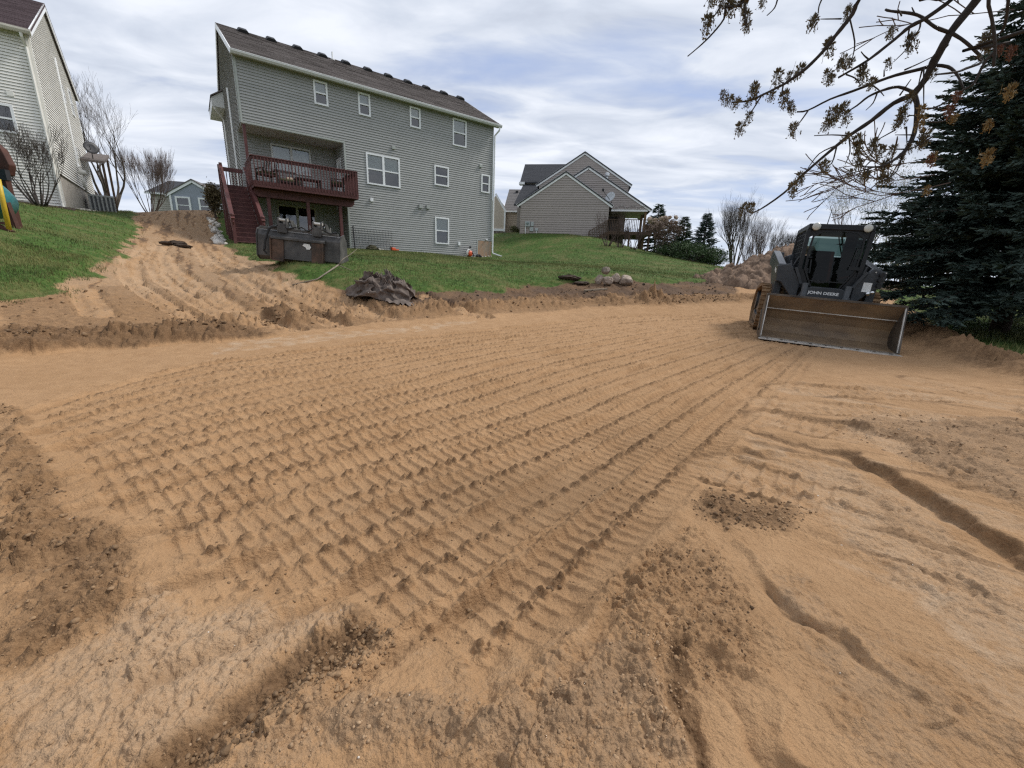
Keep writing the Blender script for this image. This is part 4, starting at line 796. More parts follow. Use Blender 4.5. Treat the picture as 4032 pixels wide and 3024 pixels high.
# ---- small far houses
def far_house(label, x, y, rot, wx, dy, z0, ze, zr, m, rm, ridge='x', wins_=(), course=.2):
    t = thing('suburban_house', label, 'house', (x, y, .38 if ridge == 'x' and m.name == 'stone_siding' else 0), rot); mb = MB()
    if ridge == 'x': mb.box(0, wx, 0, dy, z0, ze).prism([(0, ze), (dy, ze), (dy / 2, zr - .2)], .05, .2, 'x')
    else: mb.box(0, wx, 0, dy, z0, ze).prism([(0, ze), (wx, ze), (wx / 2, zr - .2)], .05, .2, 'y')
    wl = mb.build('wall', m, t); Siding(wl, m, (0, 0), 0, course).fill(0.05, wx - .05, z0, ze)
    if ridge == 'x':
        roof_slope(t, -.3, ze - .05, dy / 2, zr, -.3, wx + .3, rm, rows=14); slab(dy + .3, ze - .05, dy / 2, zr, -.3, wx + .3).build('roof', rm, t); MB().box(-.3, wx + .3, -.36, -.29, ze - .18, ze - .03).build('gutter', white, t)
    for q in wins_: window(t, *q, blinds=(0, 0), fw=.1, back=.03)
    return t
fh = far_house('distant house with blue grey dormer and two white windows beyond sandy ramp', -34.2, 41.5, R(14), 7.6, 9, 4.2, 6.75, 8.5, mat('stone_siding', (.45, .42, .36), .6), shingle_dark)
dm = MB().prism([(2.1, 4.0), (6.0, 4.0), (6.0, 6.5), (4.05, 7.65), (2.1, 6.5)], -1.2, 1.0).build('dormer', bluegrey, fh)
build_each(MB().bar((1.75, -1.28, 6.38), (4.05, -1.28, 7.76), .06, .22).bar((4.05, -1.28, 7.76), (6.35, -1.28, 6.38), .06, .22).box(2.05, 2.2, -1.27, -1.201, 4.0, 6.5).box(5.9, 6.05, -1.27, -1.201, 4.0, 6.5), 'rake_board', white, dm)
for (p, q) in (((1.7, 6.45), (4.05, 7.86)), ((6.4, 6.45), (4.05, 7.86))): MB().prism([p, q, (q[0], q[1] + .1), (p[0], p[1] + .1)], -1.35, 3.0).build('roof', shingle_grey, dm)
window(fh, 2.5, 3.7, 4.9, 6.4, (0, -1.235), 0, blinds=(0, 0), fw=.14, back=.03); window(fh, 4.35, 5.6, 4.9, 6.4, (0, -1.235), 0, blinds=(0, 0), fw=.14, back=.03)
f2 = far_house('distant tan house with gable and stone base between the two larger houses', -1.35, 51, R(-6), 7.5, 9, 4.4, 7.85, 10.9, tan, shingle_grey)
MB().prism([(-2.2, 4.4), (0, 4.4), (0, 7.6), (-1.1, 9.3), (-2.2, 7.6)], -1.0, 6).build('front_gable', mat('beige_panel', (.50, .43, .35), .6), f2)
MB().bar((-1.1, -1.08, 9.45), (.12, -1.08, 7.55), .06, .2).box(-.1, .06, -1.08, -1.001, 4.4, 7.6).box(-2.3, .06, -1.1, -1.001, 5.55, 5.8).build('white_trim', white, f2)
MB().box(-2.25, .02, -1.14, -1.101, 4.3, 5.5).build('stone_base', mat('stone_veneer', (.18, .15, .13), .9, .6, 5, .5), f2)
for k in range(4): MB().box(.6 + k * 1.5, .9 + k * 1.5, 3.6, 3.9, 10.3, 10.62).build('roof_vent', black_vent, f2)
# ------------------------------------------------------------------ compact track loader
def gz(x, y): return float(ground_fields(np.array([x]), np.array([y]))['z'][0])
lblack = mat('charcoal_paint', (.030, .036, .044), .36, .15, 3, 0.03, 40, c2=(.048, .051, .055)); rubber = mat('dusty_rubber', (.16, .095, .048), .95, .35, 6, .4, 30, c2=(.24, .15, .08))
steel_in = mat('sandy_steel', (.42, .29, .17), .55, .30, 2.2, .08, 30, c2=(.13, .095, .065), stretch=(1, 1, 2)); steel_dark = mat('blackened_steel', (.055, .048, .042), .5, .35, 2.5, .1, 30, c2=(.10, .08, .06)); bright = mat('worn_bright_steel', (.52, .50, .46), .42, .25, 5, metal=.25)
chrome = mat('chrome_rod', (.7, .7, .7), .15, .03, 2, metal=1.0); decal = mat('white_decal', (.75, .75, .73), .5); hose = mat('black_hose', (.015, .015, .016), .5); belt = mat('orange_belt', (.42, .075, .030), .7); seatm = mat('black_seat', (.014, .014, .015), .7); lampg = mat('lamp_lens', (.55, .55, .50), .15, spec=.6)
RL = R(3.0)
LD_ = thing('track_loader', 'dark grey compact track loader with wide empty bucket facing the camera', 'track loader', (5.76, 7.64, -0.005)); LD_.rotation_euler = Euler((0, RL, R(-25)), 'XYZ')
LD_.rotation_euler = (Matrix.Rotation(R(-25), 3, 'Z') @ Matrix.Rotation(RL, 3, 'Y')).to_euler()
# bucket: curved shell, side plates, lip
HW = 1.065
prof = [(0.0, .012), (.28, .03), (.50, .055), (.64, .11), (.71, .22), (.70, .36), (.62, .50), (.555, .565), (.50, .63), (.40, .74), (.33, .82)]
b1 = MB(); n = len(prof); th = .016
def norm(i):
    a = Vector(prof[max(i - 1, 0)]); b = Vector(prof[min(i + 1, n - 1)]); d = (b - a).normalized(); return Vector((d.y, -d.x))
pin = prof; pout = [(p[0] + norm(i).x * th * 1.4, p[1] + norm(i).y * th * 1.4) for i, p in enumerate(prof)]
vs_ = []; fs_ = []
for x in (-HW, HW):
    vs_ += [(x, a, b) for a, b in pin] + [(x, a, b) for a, b in pout]
for i in range(n - 1):
    fs_ += [(i, i + 1, 2 * n + i + 1, 2 * n + i), (n + i, 3 * n + i, 3 * n + i + 1, n + i + 1)]
fs_ += [(0, 2 * n, 3 * n, n), (n - 1, 2 * n - 1, 4 * n - 1, 3 * n - 1)]
bk = b1.add(vs_, fs_).build('bucket', steel_in, LD_)
side = [(.02, .03), (.30, .0), (.55, .02), (.70, .10), (.745, .22), (.74, .38), (.66, .54), (.46, .84), (.32, .835), (.21, .50)]
for x in (-HW - .02, HW): MB().prism(side, x, x + .02, 'x').build('side_plate', steel_dark, bk)
for x in (-HW + .001, HW - .016):
    MB().prism([(.05, .045), (.08, .045), (.24, .50), (.345, .80), (.315, .82), (.205, .50)], x, x + .015, 'x').build('side_cutter', bright, bk)
MB().box(-HW - .03, HW + .03, -.10, .03, -.004, .016).build('cutting_edge', bright, bk)
MB().box(-HW, HW, .018, .14, .018, .030).build('wear_strip', mat('scuffed_steel', (.25, .20, .15), .4, .4, 3, c2=(.34, .31, .27), metal=.4), bk)
for k in range(9):
    MB().lathe([(.024, 0), (.022, .012), (.010, .018)], 10, Matrix.Translation((-.95 + k * .2375, -.035, .016))).build('bolt_head', steel_dark, bk, smooth=True)
MB().box(-HW, HW, .535, .60, .555, .572).build('inner_seam', bright, bk)
MB().box(-HW - .01, HW + .01, .30, .46, .815, .850).build('top_edge', steel_dark, bk)
for x in (-.75, 0.0, .75): MB().prism([(.72, .10), (.86, .16), (.84, .50), (.70, .52)], x - .02, x + .02, 'x').build('gusset', steel_dark, bk)
MB().bar((-HW - .03, .3, .14), (-HW - .03, .62, .50), .02, .06).build('plate_rib', steel_dark, bk)
# tracks
TY0, TY1, TW = 1.75, 3.45, .40
trk_prof = []
def belt_path():
    pts = [(2.0, .04), (3.0, .04), (3.25, .09), (3.47, .30), (3.50, .52), (3.38, .74), (3.18, .88), (2.95, .93), (2.30, 1.0), (1.98, 1.0), (1.80, .92), (1.70, .76), (1.66, .52), (1.70, .28), (1.82, .10)]
    out = []
    m_ = len(pts)
    for i in range(m_):
        p0, p1, p2, p3 = (Vector(pts[(i + j - 1) % m_]) for j in range(4))
        for k in range(6):
            t = k / 6; out.append(0.5 * ((2 * p1) + (p2 - p0) * t + (2 * p0 - 5 * p1 + 4 * p2 - p3) * t * t + (3 * p1 - p0 - 3 * p2 + p3) * t ** 3))
    return out
bp_ = belt_path(); lens = [0]
for a, b in zip(bp_, bp_[1:] + bp_[:1]): lens.append(lens[-1] + (b - a).length)
def on_belt(s):
    s %= lens[-1]
    for i in range(len(bp_)):
        if lens[i + 1] >= s: a, b = bp_[i], bp_[(i + 1) % len(bp_)]; t = (s - lens[i]) / (lens[i + 1] - lens[i] + 1e-9); p = a.lerp(b, t); d = (b - a).normalized(); return p, d
    return bp_[0], (bp_[1] - bp_[0]).normalized()
for sx in (-1, 1):
    xc = sx * .87; tm = MB(); vs_ = []; fs_ = []; m_ = len(bp_)
    for i, p in enumerate(bp_):
        d = (bp_[(i + 1) % m_] - bp_[i - 1]).normalized(); nn = Vector((d.y, -d.x))
        for xx, off in ((-TW / 2, 0), (TW / 2, 0), (TW / 2, -.035), (-TW / 2, -.035)): q = p + nn * off; vs_.append((xc + xx, q.x, q.y))
    for i in range(m_):
        j = (i + 1) % m_
        for k in range(4): fs_.append((i * 4 + k, j * 4 + k, j * 4 + (k + 1) % 4, i * 4 + (k + 1) % 4))
    tr_ = tm.add(vs_, fs_).build('rubber_track', rubber, LD_)
    nl = 52
    for k in range(nl):
        p, d = on_belt(lens[-1] * k / nl); nn = Vector((d.y, -d.x)); lm = MB()
        for xa, xb, w_, h_ in ((-TW / 2, -.05, .042, .030), (-.04, .04, .030, .020), (.05, TW / 2, .042, .030)):
            off = d * (lens[-1] / nl * .5 if xa == -.04 else 0); c = p + nn * (h_ / 2) + off
            lm.bar((xc + xa, c.x, c.y), (xc + xb, c.x, c.y), w_, h_, (0, nn.x, nn.y))
        lm.build('track_lug', rubber, tr_)
    MB().prism([(2.0, .12), (3.1, .12), (3.3, .45), (3.1, .72), (2.2, .80), (1.9, .6)], xc - .12, xc + .12, 'x').build('track_frame', lblack, LD_)
    for yy, zz, rr_ in ((1.92, .33, .22), (2.3, .20, .13), (2.65, .20, .13), (3.0, .22, .15), (3.2, .60, .22)):
        MB().tube([(xc - .16, yy, zz), (xc + .16, yy, zz)], rr_, 18).build('track_roller', lblack, LD_, bevel=.01)
# chassis and boom
MB().box(-.64, .64, 1.75, 3.5, .30, 1.05).build('chassis', lblack, LD_, bevel=.03)
MB().prism([(2.55, 1.05), (3.75, .55), (3.78, 1.45), (3.4, 1.72), (2.6, 1.72)], -.62, .62, 'x').build('engine_hood', lblack, LD_, bevel=.03)
fp = MB().prism([(-.46, .80), (-.40, .97), (-.25, 1.04), (.25, 1.04), (.40, .97), (.46, .80), (.40, .56), (-.40, .56)], 1.22, 1.30).build('front_panel', lblack, LD_, bevel=.012)
MB().box(-.5, .5, 1.0, 1.2, .35, .60).build('quick_coupler', lblack, LD_, bevel=.02)
txt = bpy.data.curves.new('lettering', 'FONT'); txt.body = 'JOHN DEERE'; txt.size = .078; txt.align_x = 'CENTER'; txt.extrude = .0015; txt.offset = .0022
to = bpy.data.objects.new('lettering', txt); col.objects.link(to); to.parent = fp; to.location = (-.03, 1.2175, .900); to.rotation_euler = (R(90), 0, 0); to.scale = (1.18, 1, 1)
lme = bpy.data.meshes.new_from_object(to); bpy.data.objects.remove(to); lo_ = link('lettering', lme, decal, fp); lo_.location = (-.03, 1.2175, .900); lo_.rotation_euler = (R(90), 0, 0); lo_.scale = (1.18, 1, 1)
for sx in (-1, 1):
    def px_(p): return [(sx * a, b) for a, b in p]
    arm = MB().prism([(.55, .78), (.80, 1.08), (.90, 1.10), (.93, 1.42), (.70, 1.47), (.46, 1.12), (.46, .60), (.52, .55)] if sx > 0 else [(-.52, .55), (-.46, .60), (-.46, 1.12), (-.70, 1.47), (-.93, 1.42), (-.90, 1.10), (-.80, 1.08), (-.55, .78)], 1.32, 1.52)
    arm = arm.build('lift_arm', lblack, LD_, bevel=.015)
    MB().prism([(1.521, .62), (1.521, 1.46), (3.3, 1.83), (3.62, 1.72), (3.55, 1.50), (2.9, 1.42), (2.4, 1.10), (2.0, .95)], sx * .82 - .07, sx * .82 + .07, 'x').build('boom_beam', lblack, arm, bevel=.012)
    MB().prism([(3.0, .9), (3.7, .9), (3.62, 1.8), (3.3, 1.8)], sx * .70 - .05, sx * .70 + .05, 'x').build('rear_upright', lblack, arm, bevel=.012)
    MB().bar((sx * .60, 1.31, 1.40), (sx * .44, 1.31, 1.08), .05, .05).build('arm_rib', lblack, arm)
    cy = MB().tube([(sx * .355, 1.20, .62), (sx * .37, 1.24, 1.10)], .055, 14).build('tilt_cylinder', mat('grey_cylinder', (.085, .092, .10), .4, .15, 5), LD_, smooth=False)
    MB().tube([(sx * .352, 1.19, .50), (sx * .356, 1.20, .63)], .028, 12).build('rod', chrome, cy, smooth=True); MB().tube([(sx * .361, 1.215, .80), (sx * .3615, 1.216, .815)], .058, 14).build('clamp_ring', bright, cy)
    MB().tube([(sx * .30, 1.23, .60), (sx * .315, 1.25, .72)], .018, 8).build('hose_fitting', chrome, cy)
    MB().lathe([(.075, 0), (.075, .015), (.055, .03)], 18, Matrix.Translation((sx * .425, 1.372, 2.212)) @ Matrix.Rotation(math.pi / 2, 4, 'X')).build('work_light', lampg, LD_, smooth=True)
# side lettering marks, hydraulic couplers, decal plate
MB().box(.60, .74, 1.312, 1.319, 1.02, 1.20).build('safety_decal', decal, LD_)
for z_, c_ in ((1.36, hose), (1.26, hose), (1.16, hose)): MB().tube([(.83, 1.22, z_), (.83, 1.33, z_)], .040, 12).build('coupler', c_, LD_)
MB().tube([(.70, 1.22, .99), (.70, 1.33, .99)], .035, 12).tube([(.76, 1.21, 1.02), (.76, 1.33, 1.02)], .03, 12).build('coupler', chrome, LD_, smooth=True)
for x in (.74, .90): MB().tube([(x, 1.30, 1.405), (x, 1.325, 1.405)], .012, 8).build('bolt_head', bright, LD_)
t2 = MB()
for k, (a, b) in enumerate(((1.60, 1.30), (1.72, 1.32), (1.84, 1.34), (1.96, 1.37))): t2.box(-.896, -.891, a, a + .07, b - .05, b + .03)
t2.build('number_decal', decal, LD_)
# cab
CW = .53; CF, CB_ = 1.44, 2.75; ZT = 2.27
cabm = mat('cab_black', (.013, .015, .018), .4, .12, 4)
cab = thing('x', 'x', 'x') if False else MB().box(-CW - .02, CW + .02, CF - .06, CB_ + .05, ZT - .11, ZT).build('cab_roof', cabm, LD_, bevel=.015)
for sx in (-1, 1):
    MB().bar((sx * (CW - .02), CF, 1.0), (sx * CW, CF, ZT - .1), .075, .09, (0, 1, 0)).build('cab_pillar', cabm, LD_, bevel=.01); MB().bar((sx * (CW - .02), CB_, 1.0), (sx * (CW - .02), CB_, ZT - .1), .09, .09, (0, 1, 0)).build('cab_pillar', cabm, LD_, bevel=.01)
    MB().box(sx * CW - .03, sx * CW + .03, CF + .05, CB_ - .05, .95, 1.30).build('cab_side_panel', cabm, LD_)
    for k in range(14): MB().bar((sx * CW, CF + .07 + k * .092, 1.30), (sx * CW, CF + .07 + k * .092, ZT - .11), .012, .016).build('guard_bar', cabm, LD_)
    for k in range(9): MB().bar((sx * CW, CF + .03, 1.36 + k * .092), (sx * CW, CB_ - .03, 1.36 + k * .092), .012, .012).build('guard_bar', cabm, LD_)
    MB().add([(sx * (CW - .025), CF + .04, 1.3), (sx * (CW - .025), CB_ - .04, 1.3), (sx * (CW - .025), CB_ - .04, ZT - .11), (sx * (CW - .025), CF + .04, ZT - .11)], [(0, 1, 2, 3)]).build('side_glass', pane_dark, LD_)
out_ = [(-.25, 1.02), (.25, 1.02), (.44, 1.38), (.455, 1.75), (.44, 2.04), (.30, 2.14), (0, 2.17), (-.30, 2.14), (-.44, 2.04), (-.455, 1.75), (-.44, 1.38)]
inn = [(a * .93, 1.6 + (b - 1.6) * .95) for a, b in out_]; frm = MB(); no = len(out_)
for yy in (CF - .035, CF + .0): frm.v += [(a, yy, b) for a, b in out_] + [(a, yy, b) for a, b in inn]
for k in range(no):
    k2 = (k + 1) % no; frm.f += [(k, k2, no + k2, no + k), (k, 2 * no + k, 2 * no + k2, k2), (no + k, no + k2, 3 * no + k2, 3 * no + k)]
fd_ = frm.build('cab_door', cabm, LD_)
dglass = MB().add([(a, CF - .018, b) for a, b in inn], [tuple(range(no))]).build('door_glass', pane_dark, fd_)
fsh = MB(); box_o = [(-CW, .98), (CW, .98), (CW, ZT - .1), (-CW, ZT - .1)]
# plates that fill between the door and the pillars
MB().prism([(-CW + .02, 1.0), (-.26, 1.0), (-.45, 1.38), (-CW + .02, 1.38)], CF - .02, CF + .02).prism([(CW - .02, 1.0), (CW - .02, 1.38), (.45, 1.38), (.26, 1.0)], CF - .02, CF + .02).prism([(-CW + .03, ZT - .11), (-CW + .03, 2.0), (-.43, 2.05), (-.30, 2.145), (0, 2.175), (.30, 2.145), (.43, 2.05), (CW - .03, 2.0), (CW - .03, ZT - .11)], CF - .02, CF + .02).build('front_frame', cabm, LD_)
MB().add([(-.44, CB_, 1.75), (.44, CB_, 1.75), (.38, CB_, 2.12), (-.38, CB_, 2.12)], [(0, 1, 2, 3)]).build('rear_glass', pane_dark, LD_)
MB().box(-CW + .05, CW - .05, CB_ - .03, CB_ + .03, 1.0, 1.70).box(-CW + .05, -.40, CB_ - .03, CB_ + .03, 1.70, ZT - .11).box(.40, CW - .05, CB_ - .03, CB_ + .03, 1.70, ZT - .11).build('cab_back', cabm, LD_)
MB().box(-.25, .25, 2.05, 2.5, 1.15, 1.28).build('seat', seatm, LD_, bevel=.03); MB().prism([(2.42, 1.26), (2.52, 1.26), (2.62, 1.82), (2.54, 1.84)], -.23, .23, 'x').build('seat_back', seatm, LD_, bevel=.03)
MB().bar((.10, 2.1, 1.80), (.13, 1.98, 1.20), .05, .012, (0, 1, 0)).bar((.13, 1.98, 1.20), (-.03, 1.9, 1.12), .05, .012, (0, 0, 1)).build('seat_belt', belt, LD_); MB().bar((.3, 1.9, 1.25), (.42, 1.75, 1.30), .03, .03).build('orange_lever', belt, LD_)
for sx in (-1, 1): MB().tube([(sx * .34, 1.95, 1.2), (sx * .34, 1.9, 1.5)], .03, 8).tube([(sx * .34, 1.9, 1.48), (sx * .335, 1.89, 1.62)], .045, 8).build('joystick', seatm, LD_)
MB().bar((-.30, CF - .05, 1.16), (.30, CF - .05, 1.16), .02, .02).build('wiper', cabm, LD_); MB().tube([(.33, CF - .04, 1.5), (.36, CF - .05, 1.85)], .016, 6).build('grab_handle', cabm, LD_); MB().tube([(-.36, CF - .04, 1.62), (-.40, CF - .07, 1.60), (-.36, CF - .04, 1.58), (-.33, CF - .05, 1.3)], .014, 6).build('grab_handle', cabm, LD_)
MB().box(.30, .48, CF - .08, CF - .025, 1.42, 1.48).build('door_latch', cabm, LD_)
MB().tube([(-.17, 1.9, ZT), (-.155, 1.9, ZT + .38)], [.010, .004], 6).build('antenna', hose, LD_)
MB().tube([(-.56, 1.50, 1.62), (-.62, 1.52, 1.45), (-.60, 1.5, 1.30)], .02, 6).build('grab_handle', cabm, LD_)
MB().tube([(.55, 1.5, 1.1), (.62, 1.6, 1.35), (.70, 1.8, 1.5)], .03, 8).build('hydraulic_hose', hose, LD_); MB().tube([(-.55, 1.5, 1.1), (-.60, 1.7, 1.3), (-.62, 2.0, 1.55)], .03, 8).build('hydraulic_hose', hose, LD_)

# ------------------------------------------------------------------ spare grapple bucket on the lawn
gp_ = at(1178, 1030, 11.6); gx, gy = gp_.x, gp_.y
gst = mat('weathered_steel', (.055, .055, .055), .55, .35, 3, .12, 20, c2=(.085, .08, .075)); grust = mat('rusty_steel', (.060, .048, .040), .75, .35, 3.5, .2, 20, c2=(.105, .062, .042))
GB = thing('grapple_bucket', 'worn steel grapple bucket standing on the lawn before the red stairs', 'loader bucket', (gx, gy, gz(gx, gy) - .02), 0); GB.rotation_euler = (Matrix.Rotation(R(4), 3, 'Z') @ Matrix.Rotation(R(4.0), 3, 'Y')).to_euler()
shell = [(.0, .10), (.0, .62), (.06, .74), (.20, .78), (.26, .74), (.10, .66), (.06, .58), (.06, .16), (.18, .06), (.75, .02), (.75, .0), (.12, .0)]
MB().prism(shell, -1.06, 1.06, 'x').build('shell', gst, GB, bevel=.01)
for x in (-1.085, 1.06): MB().prism([(-.02, .08), (-.02, .64), (.05, .78), (.28, .84), (.50, .66), (.56, .36), (.82, .06), (.80, -.01), (.12, -.01)], x, x + .025, 'x').build('end_plate', gst, GB)
MB().prism([(-.06, .06), (-.03, .56), (.0, .56), (.0, .06)], -.62, .66, 'x').build('back_plate', gst, GB)
MB().prism([(-.10, .55), (-.10, .60), (.02, .66), (.02, .57)], -.70, .70, 'x').build('coupler_flange', gst, GB)
for x in (-.66, .36): MB().prism([(-.09, .0), (-.075, .54), (-.061, .54), (-.061, .0)], x, x + .30, 'x').build('coupler_pad', grust, GB); MB().box(x + .02, x + .31, -.16, -.06, -.01, .03).build('foot_plate', grust, GB)
MB().box(.635, .665, -.12, -.0, .02, .56).box(-.695, -.665, -.12, 0, .02, .56).build('coupler_cheek', grust, GB)
MB().prism([(.12, .44), (.16, .50), (.30, .50), (.34, .42), (.30, .36), (.22, .36), (.20, .41)], -.0655, -.064).build('torn_sticker', decal, GB)
MB().box(-1.0, 1.0, .02, .12, .78, .84).build('top_tube', gst, GB, bevel=.01)
for x in (-.42, .47):
    a_ = MB().prism([(-.02, .72), (.0, 1.08), (.14, 1.12), (.20, .98), (.12, .78)], x - .12, x - .09, 'x').prism([(-.02, .72), (.0, 1.08), (.14, 1.12), (.20, .98), (.12, .78)], x + .09, x + .12, 'x').box(x - .085, x + .085, -.02, .03, .72, .95).build('grapple_arm', gst, GB, bevel=.006)
    MB().prism([(.10, 1.06), (.30, 1.06), (.80, .72), (.86, .38), (.80, .38), (.72, .66), (.20, .92)], x - .07, x - .04, 'x').prism([(.10, 1.06), (.30, 1.06), (.80, .72), (.86, .38), (.80, .38), (.72, .66), (.20, .92)], x + .14, x + .17, 'x').build('claw', gst, a_, bevel=.006)
    MB().tube([(x, .05, .80), (x, .40, .96)], .045, 12).build('cylinder', lblack, a_); MB().tube([(x, .40, .96), (x, .55, 1.0)], .024, 10).build('rod', chrome, a_); MB().tube([(x - .13, .07, 1.04), (x + .13, .07, 1.04)], .035, 12).build('pin', bright, a_)
def wavy(a, b, sag, n=9):
    a, b = Vector(a), Vector(b); return [a.lerp(b, k / n) + Vector((0, 0, sag * math.sin(k / n * math.pi * 2.5))) for k in range(n + 1)]
MB().tube(wavy((-.55, 0, .88), (-.05, 0, .86), .03), .018, 6).tube(wavy((.0, 0, .86), (.40, 0, .88), .04), .018, 6).tube(wavy((.55, .02, .88), (.98, .02, .84), .03), .018, 6).build('hydraulic_hose', hose, GB)
MB().tube([(-.55, .0, .86), (-.66, -.06, .84), (-.72, -.10, .72), (-.80, -.13, .45), (-.84, -.12, .22), (-.78, -.10, .15)], .026, 8).tube([(-.62, -.02, .86), (-.70, -.11, .80), (-.78, -.15, .5), (-.80, -.15, .25)], .022, 8).build('hydraulic_hose', hose, GB)

# ------------------------------------------------------------------ heap of dark fabric
def tarp():
    """a thrown-down cloth: one crumpled sheet with creases running out from a peak"""
    nu, nv = 150, 110; U, V = np.meshgrid(np.linspace(-1, 1, nu), np.linspace(-1, 1, nv)); x, y = U.copy(), V.copy()
    dx, dy = x - .22, y - .05; an = np.arctan2(dy, dx); r = np.hypot(dx / 1.15, dy)
    e = np.clip(1.06 - np.hypot(x, y) + .10 * perlin(np.cos(an) * 2, np.sin(an) * 2, 3), 0, 1)
    dome = .46 * np.clip(1 - r ** 1.5, 0, 1) ** .8 + .24 * np.exp(-((x + .45) / .35) ** 2 - ((y + .05) / .5) ** 2)
    cr = 1 - np.abs(perlin(np.cos(an) * 2.6 + r * 1.5, np.sin(an) * 2.6 - r * .7, 11)) * 2.2; cr2 = 1 - np.abs(perlin(x * 3.0 + .8 * y, y * 4.5 - .5 * x, 12)) * 2.0; cr3 = 1 - np.abs(perlin(x * 6.5 - y, y * 8 + x, 13)) * 1.8
    Z = dome * (.72 + .42 * cr * cr2) + .14 * sstep(0, .25, e) * (.9 * cr2 + .5 * cr + .35 * cr3) + .05 * cr3 * np.minimum(1, e * 4) + .24 * np.exp(-((dx) / .17) ** 2 - (dy / .16) ** 2)
    Z = np.maximum(Z, .015) * sstep(0, .10, e) - .03 * (e < .02); k = .16
    X = x * .95 + k * perlin(x * 2.4 + Z * 4, y * 2.4, 21) + .05 * perlin(x * 7, y * 7 + Z * 6, 23); Y = y * .62 + k * .8 * perlin(x * 2.4, y * 2.4 + Z * 4, 22) - .12 * Z
    keep = (e > .004)[:-1, :-1].ravel(); ii = (np.arange(nv - 1)[:, None] * nu + np.arange(nu - 1)[None]).ravel()[keep]; F = np.stack([ii, ii + 1, ii + nu + 1, ii + nu], 1); idx, inv = np.unique(F, return_inverse=True)
    P = np.stack([X.ravel(), Y.ravel(), Z.ravel()], 1)[idx]; me = bpy.data.meshes.new('tarp'); me.from_pydata(P.tolist(), [], inv.reshape(F.shape).tolist()); return me
tp = at(1500, 1120, 10.0); tarpm = mat('brown_geotextile', (.115, .086, .070), .8, .2, 6, .25, 60, c2=(.15, .12, .10))
TP = link('fabric_heap', tarp(), tarpm); tag(TP, 'crumpled heap of dark brown fabric at the edge of the lawn', 'fabric'); TP.location = (tp.x, tp.y, gz(tp.x, tp.y) - .02); TP.rotation_euler = (0, R(3), R(-12)); TP.scale = (.82, .9, .74)
TP.data.polygons.foreach_set('use_smooth', [True] * len(TP.data.polygons))
fl2 = MB(); pts2 = []
for i in range(13):
    for j in range(5):
        u_, v_ = i / 12, j / 4; xx = tp.x + .30 + u_ * .62; yy = tp.y - .55 - u_ * .12 + (v_ - .5) * .34; pts2.append((xx, yy, gz(xx, yy) + .035 + .05 * math.sin(u_ * 9 + v_ * 5) * math.sin(v_ * math.pi) + .03 * (1 - u_)))
fl2.add(pts2, [(i * 5 + j, (i + 1) * 5 + j, (i + 1) * 5 + j + 1, i * 5 + j + 1) for i in range(12) for j in range(4)]); o = fl2.build('fabric_flap', tarpm, None, smooth=True); o.parent = TP; o.matrix_parent_inverse = TP.matrix_basis.inverted()

# dead branch
barkpale = mat('dead_bark', (.21, .175, .135), .8, .25, 12)
def gp3(px, py, Y, up): p = at(px, py, Y); return (p.x, p.y, gz(p.x, p.y) + up)
db = MB(); q = [gxy(1150, 1117), gxy(1250, 1108), gxy(1335, 1078)]; j_ = Vector((q[2][0], q[2][1], gz(*q[2]) + .12))
db.tube([(q[0][0], q[0][1], gz(*q[0]) + .03), (q[1][0], q[1][1], gz(*q[1]) + .05), j_], [.012, .018, .02], 6)
e1 = at(1408, 978, j_.y + .55); db.tube([j_, j_.lerp(e1, .3) + Vector((-.03, 0, .02)), j_.lerp(e1, .65), e1], [.018, .015, .010, .003], 6); e2 = at(1420, 958, j_.y + .7); db.tube([e1, e2], [.004, .002], 4)
e3 = at(1395, 1070, j_.y + .05); db.tube([j_, e3], [.015, .008], 6); s_ = Vector((q[1][0], q[1][1], gz(*q[1]) + .05)); e4 = at(1325, 1057, j_.y + .3); e5 = at(1335, 1045, j_.y + .35); db.tube([s_, s_.lerp(e4, .55) + Vector((0, 0, .05)), e4, e5], [.014, .012, .008, .003], 5); db.tube([e4, at(1316, 1052, j_.y + .3)], [.006, .002], 4)
tag(db.build('fallen_branch', barkpale, None, smooth=True), 'bare forked dead branch lying on lawn left of fabric heap', 'branch')
st = MB(); a_, b_ = gxy(2300, 1152), gxy(2390, 1143); st.bar((a_[0], a_[1], gz(*a_) + .03), (b_[0], b_[1], gz(*b_) + .03), .07, .05); tag(st.build('wooden_stake', mat('weathered_wood', (.36, .29, .21), .8, .2, 8), None), 'pale wooden stake lying flat in the mud below boulders', 'stake')

# ------------------------------------------------------------------ boulders, stones, dirt pile
stone_m = mat('field_boulder', (.29, .225, .17), .85, .3, 5, .5, 25, c2=(.36, .29, .235)); stone_d = mat('dark_boulder', (.17, .14, .11), .85, .35, 5, .5, 25, c2=(.25, .21, .165))
def rock_mesh(seed, sx, sy, sz, sub=3, rough=.22):
    bm = bmesh.new(); bmesh.ops.create_icosphere(bm, subdivisions=sub, radius=1.0); rng = random.Random(seed)
    pl = [(Vector((rng.gauss(0, 1), rng.gauss(0, 1), rng.gauss(0, 1))).normalized(), rng.uniform(.62, .9)) for _ in range(9)]
    for v in bm.verts:
        p = v.co.normalized(); r = 1.0
        for nn, d in pl:
            c = p.dot(nn)
            if c > 1e-3: r = min(r, d / c)
        v.co = p * r
    V = np.array([v.co for v in bm.verts]); k = 1 + rough * .35 * fbm(V[:, 0] * 2.5 + seed, V[:, 1] * 2.5 + V[:, 2] * 2, 4, seed)
    for v, kk in zip(bm.verts, k): v.co = Vector((v.co.x * sx, v.co.y * sy, v.co.z * sz)) * float(kk)
    me = bpy.data.meshes.new('rock'); bm.to_mesh(me); bm.free(); return me
BY = 14.2
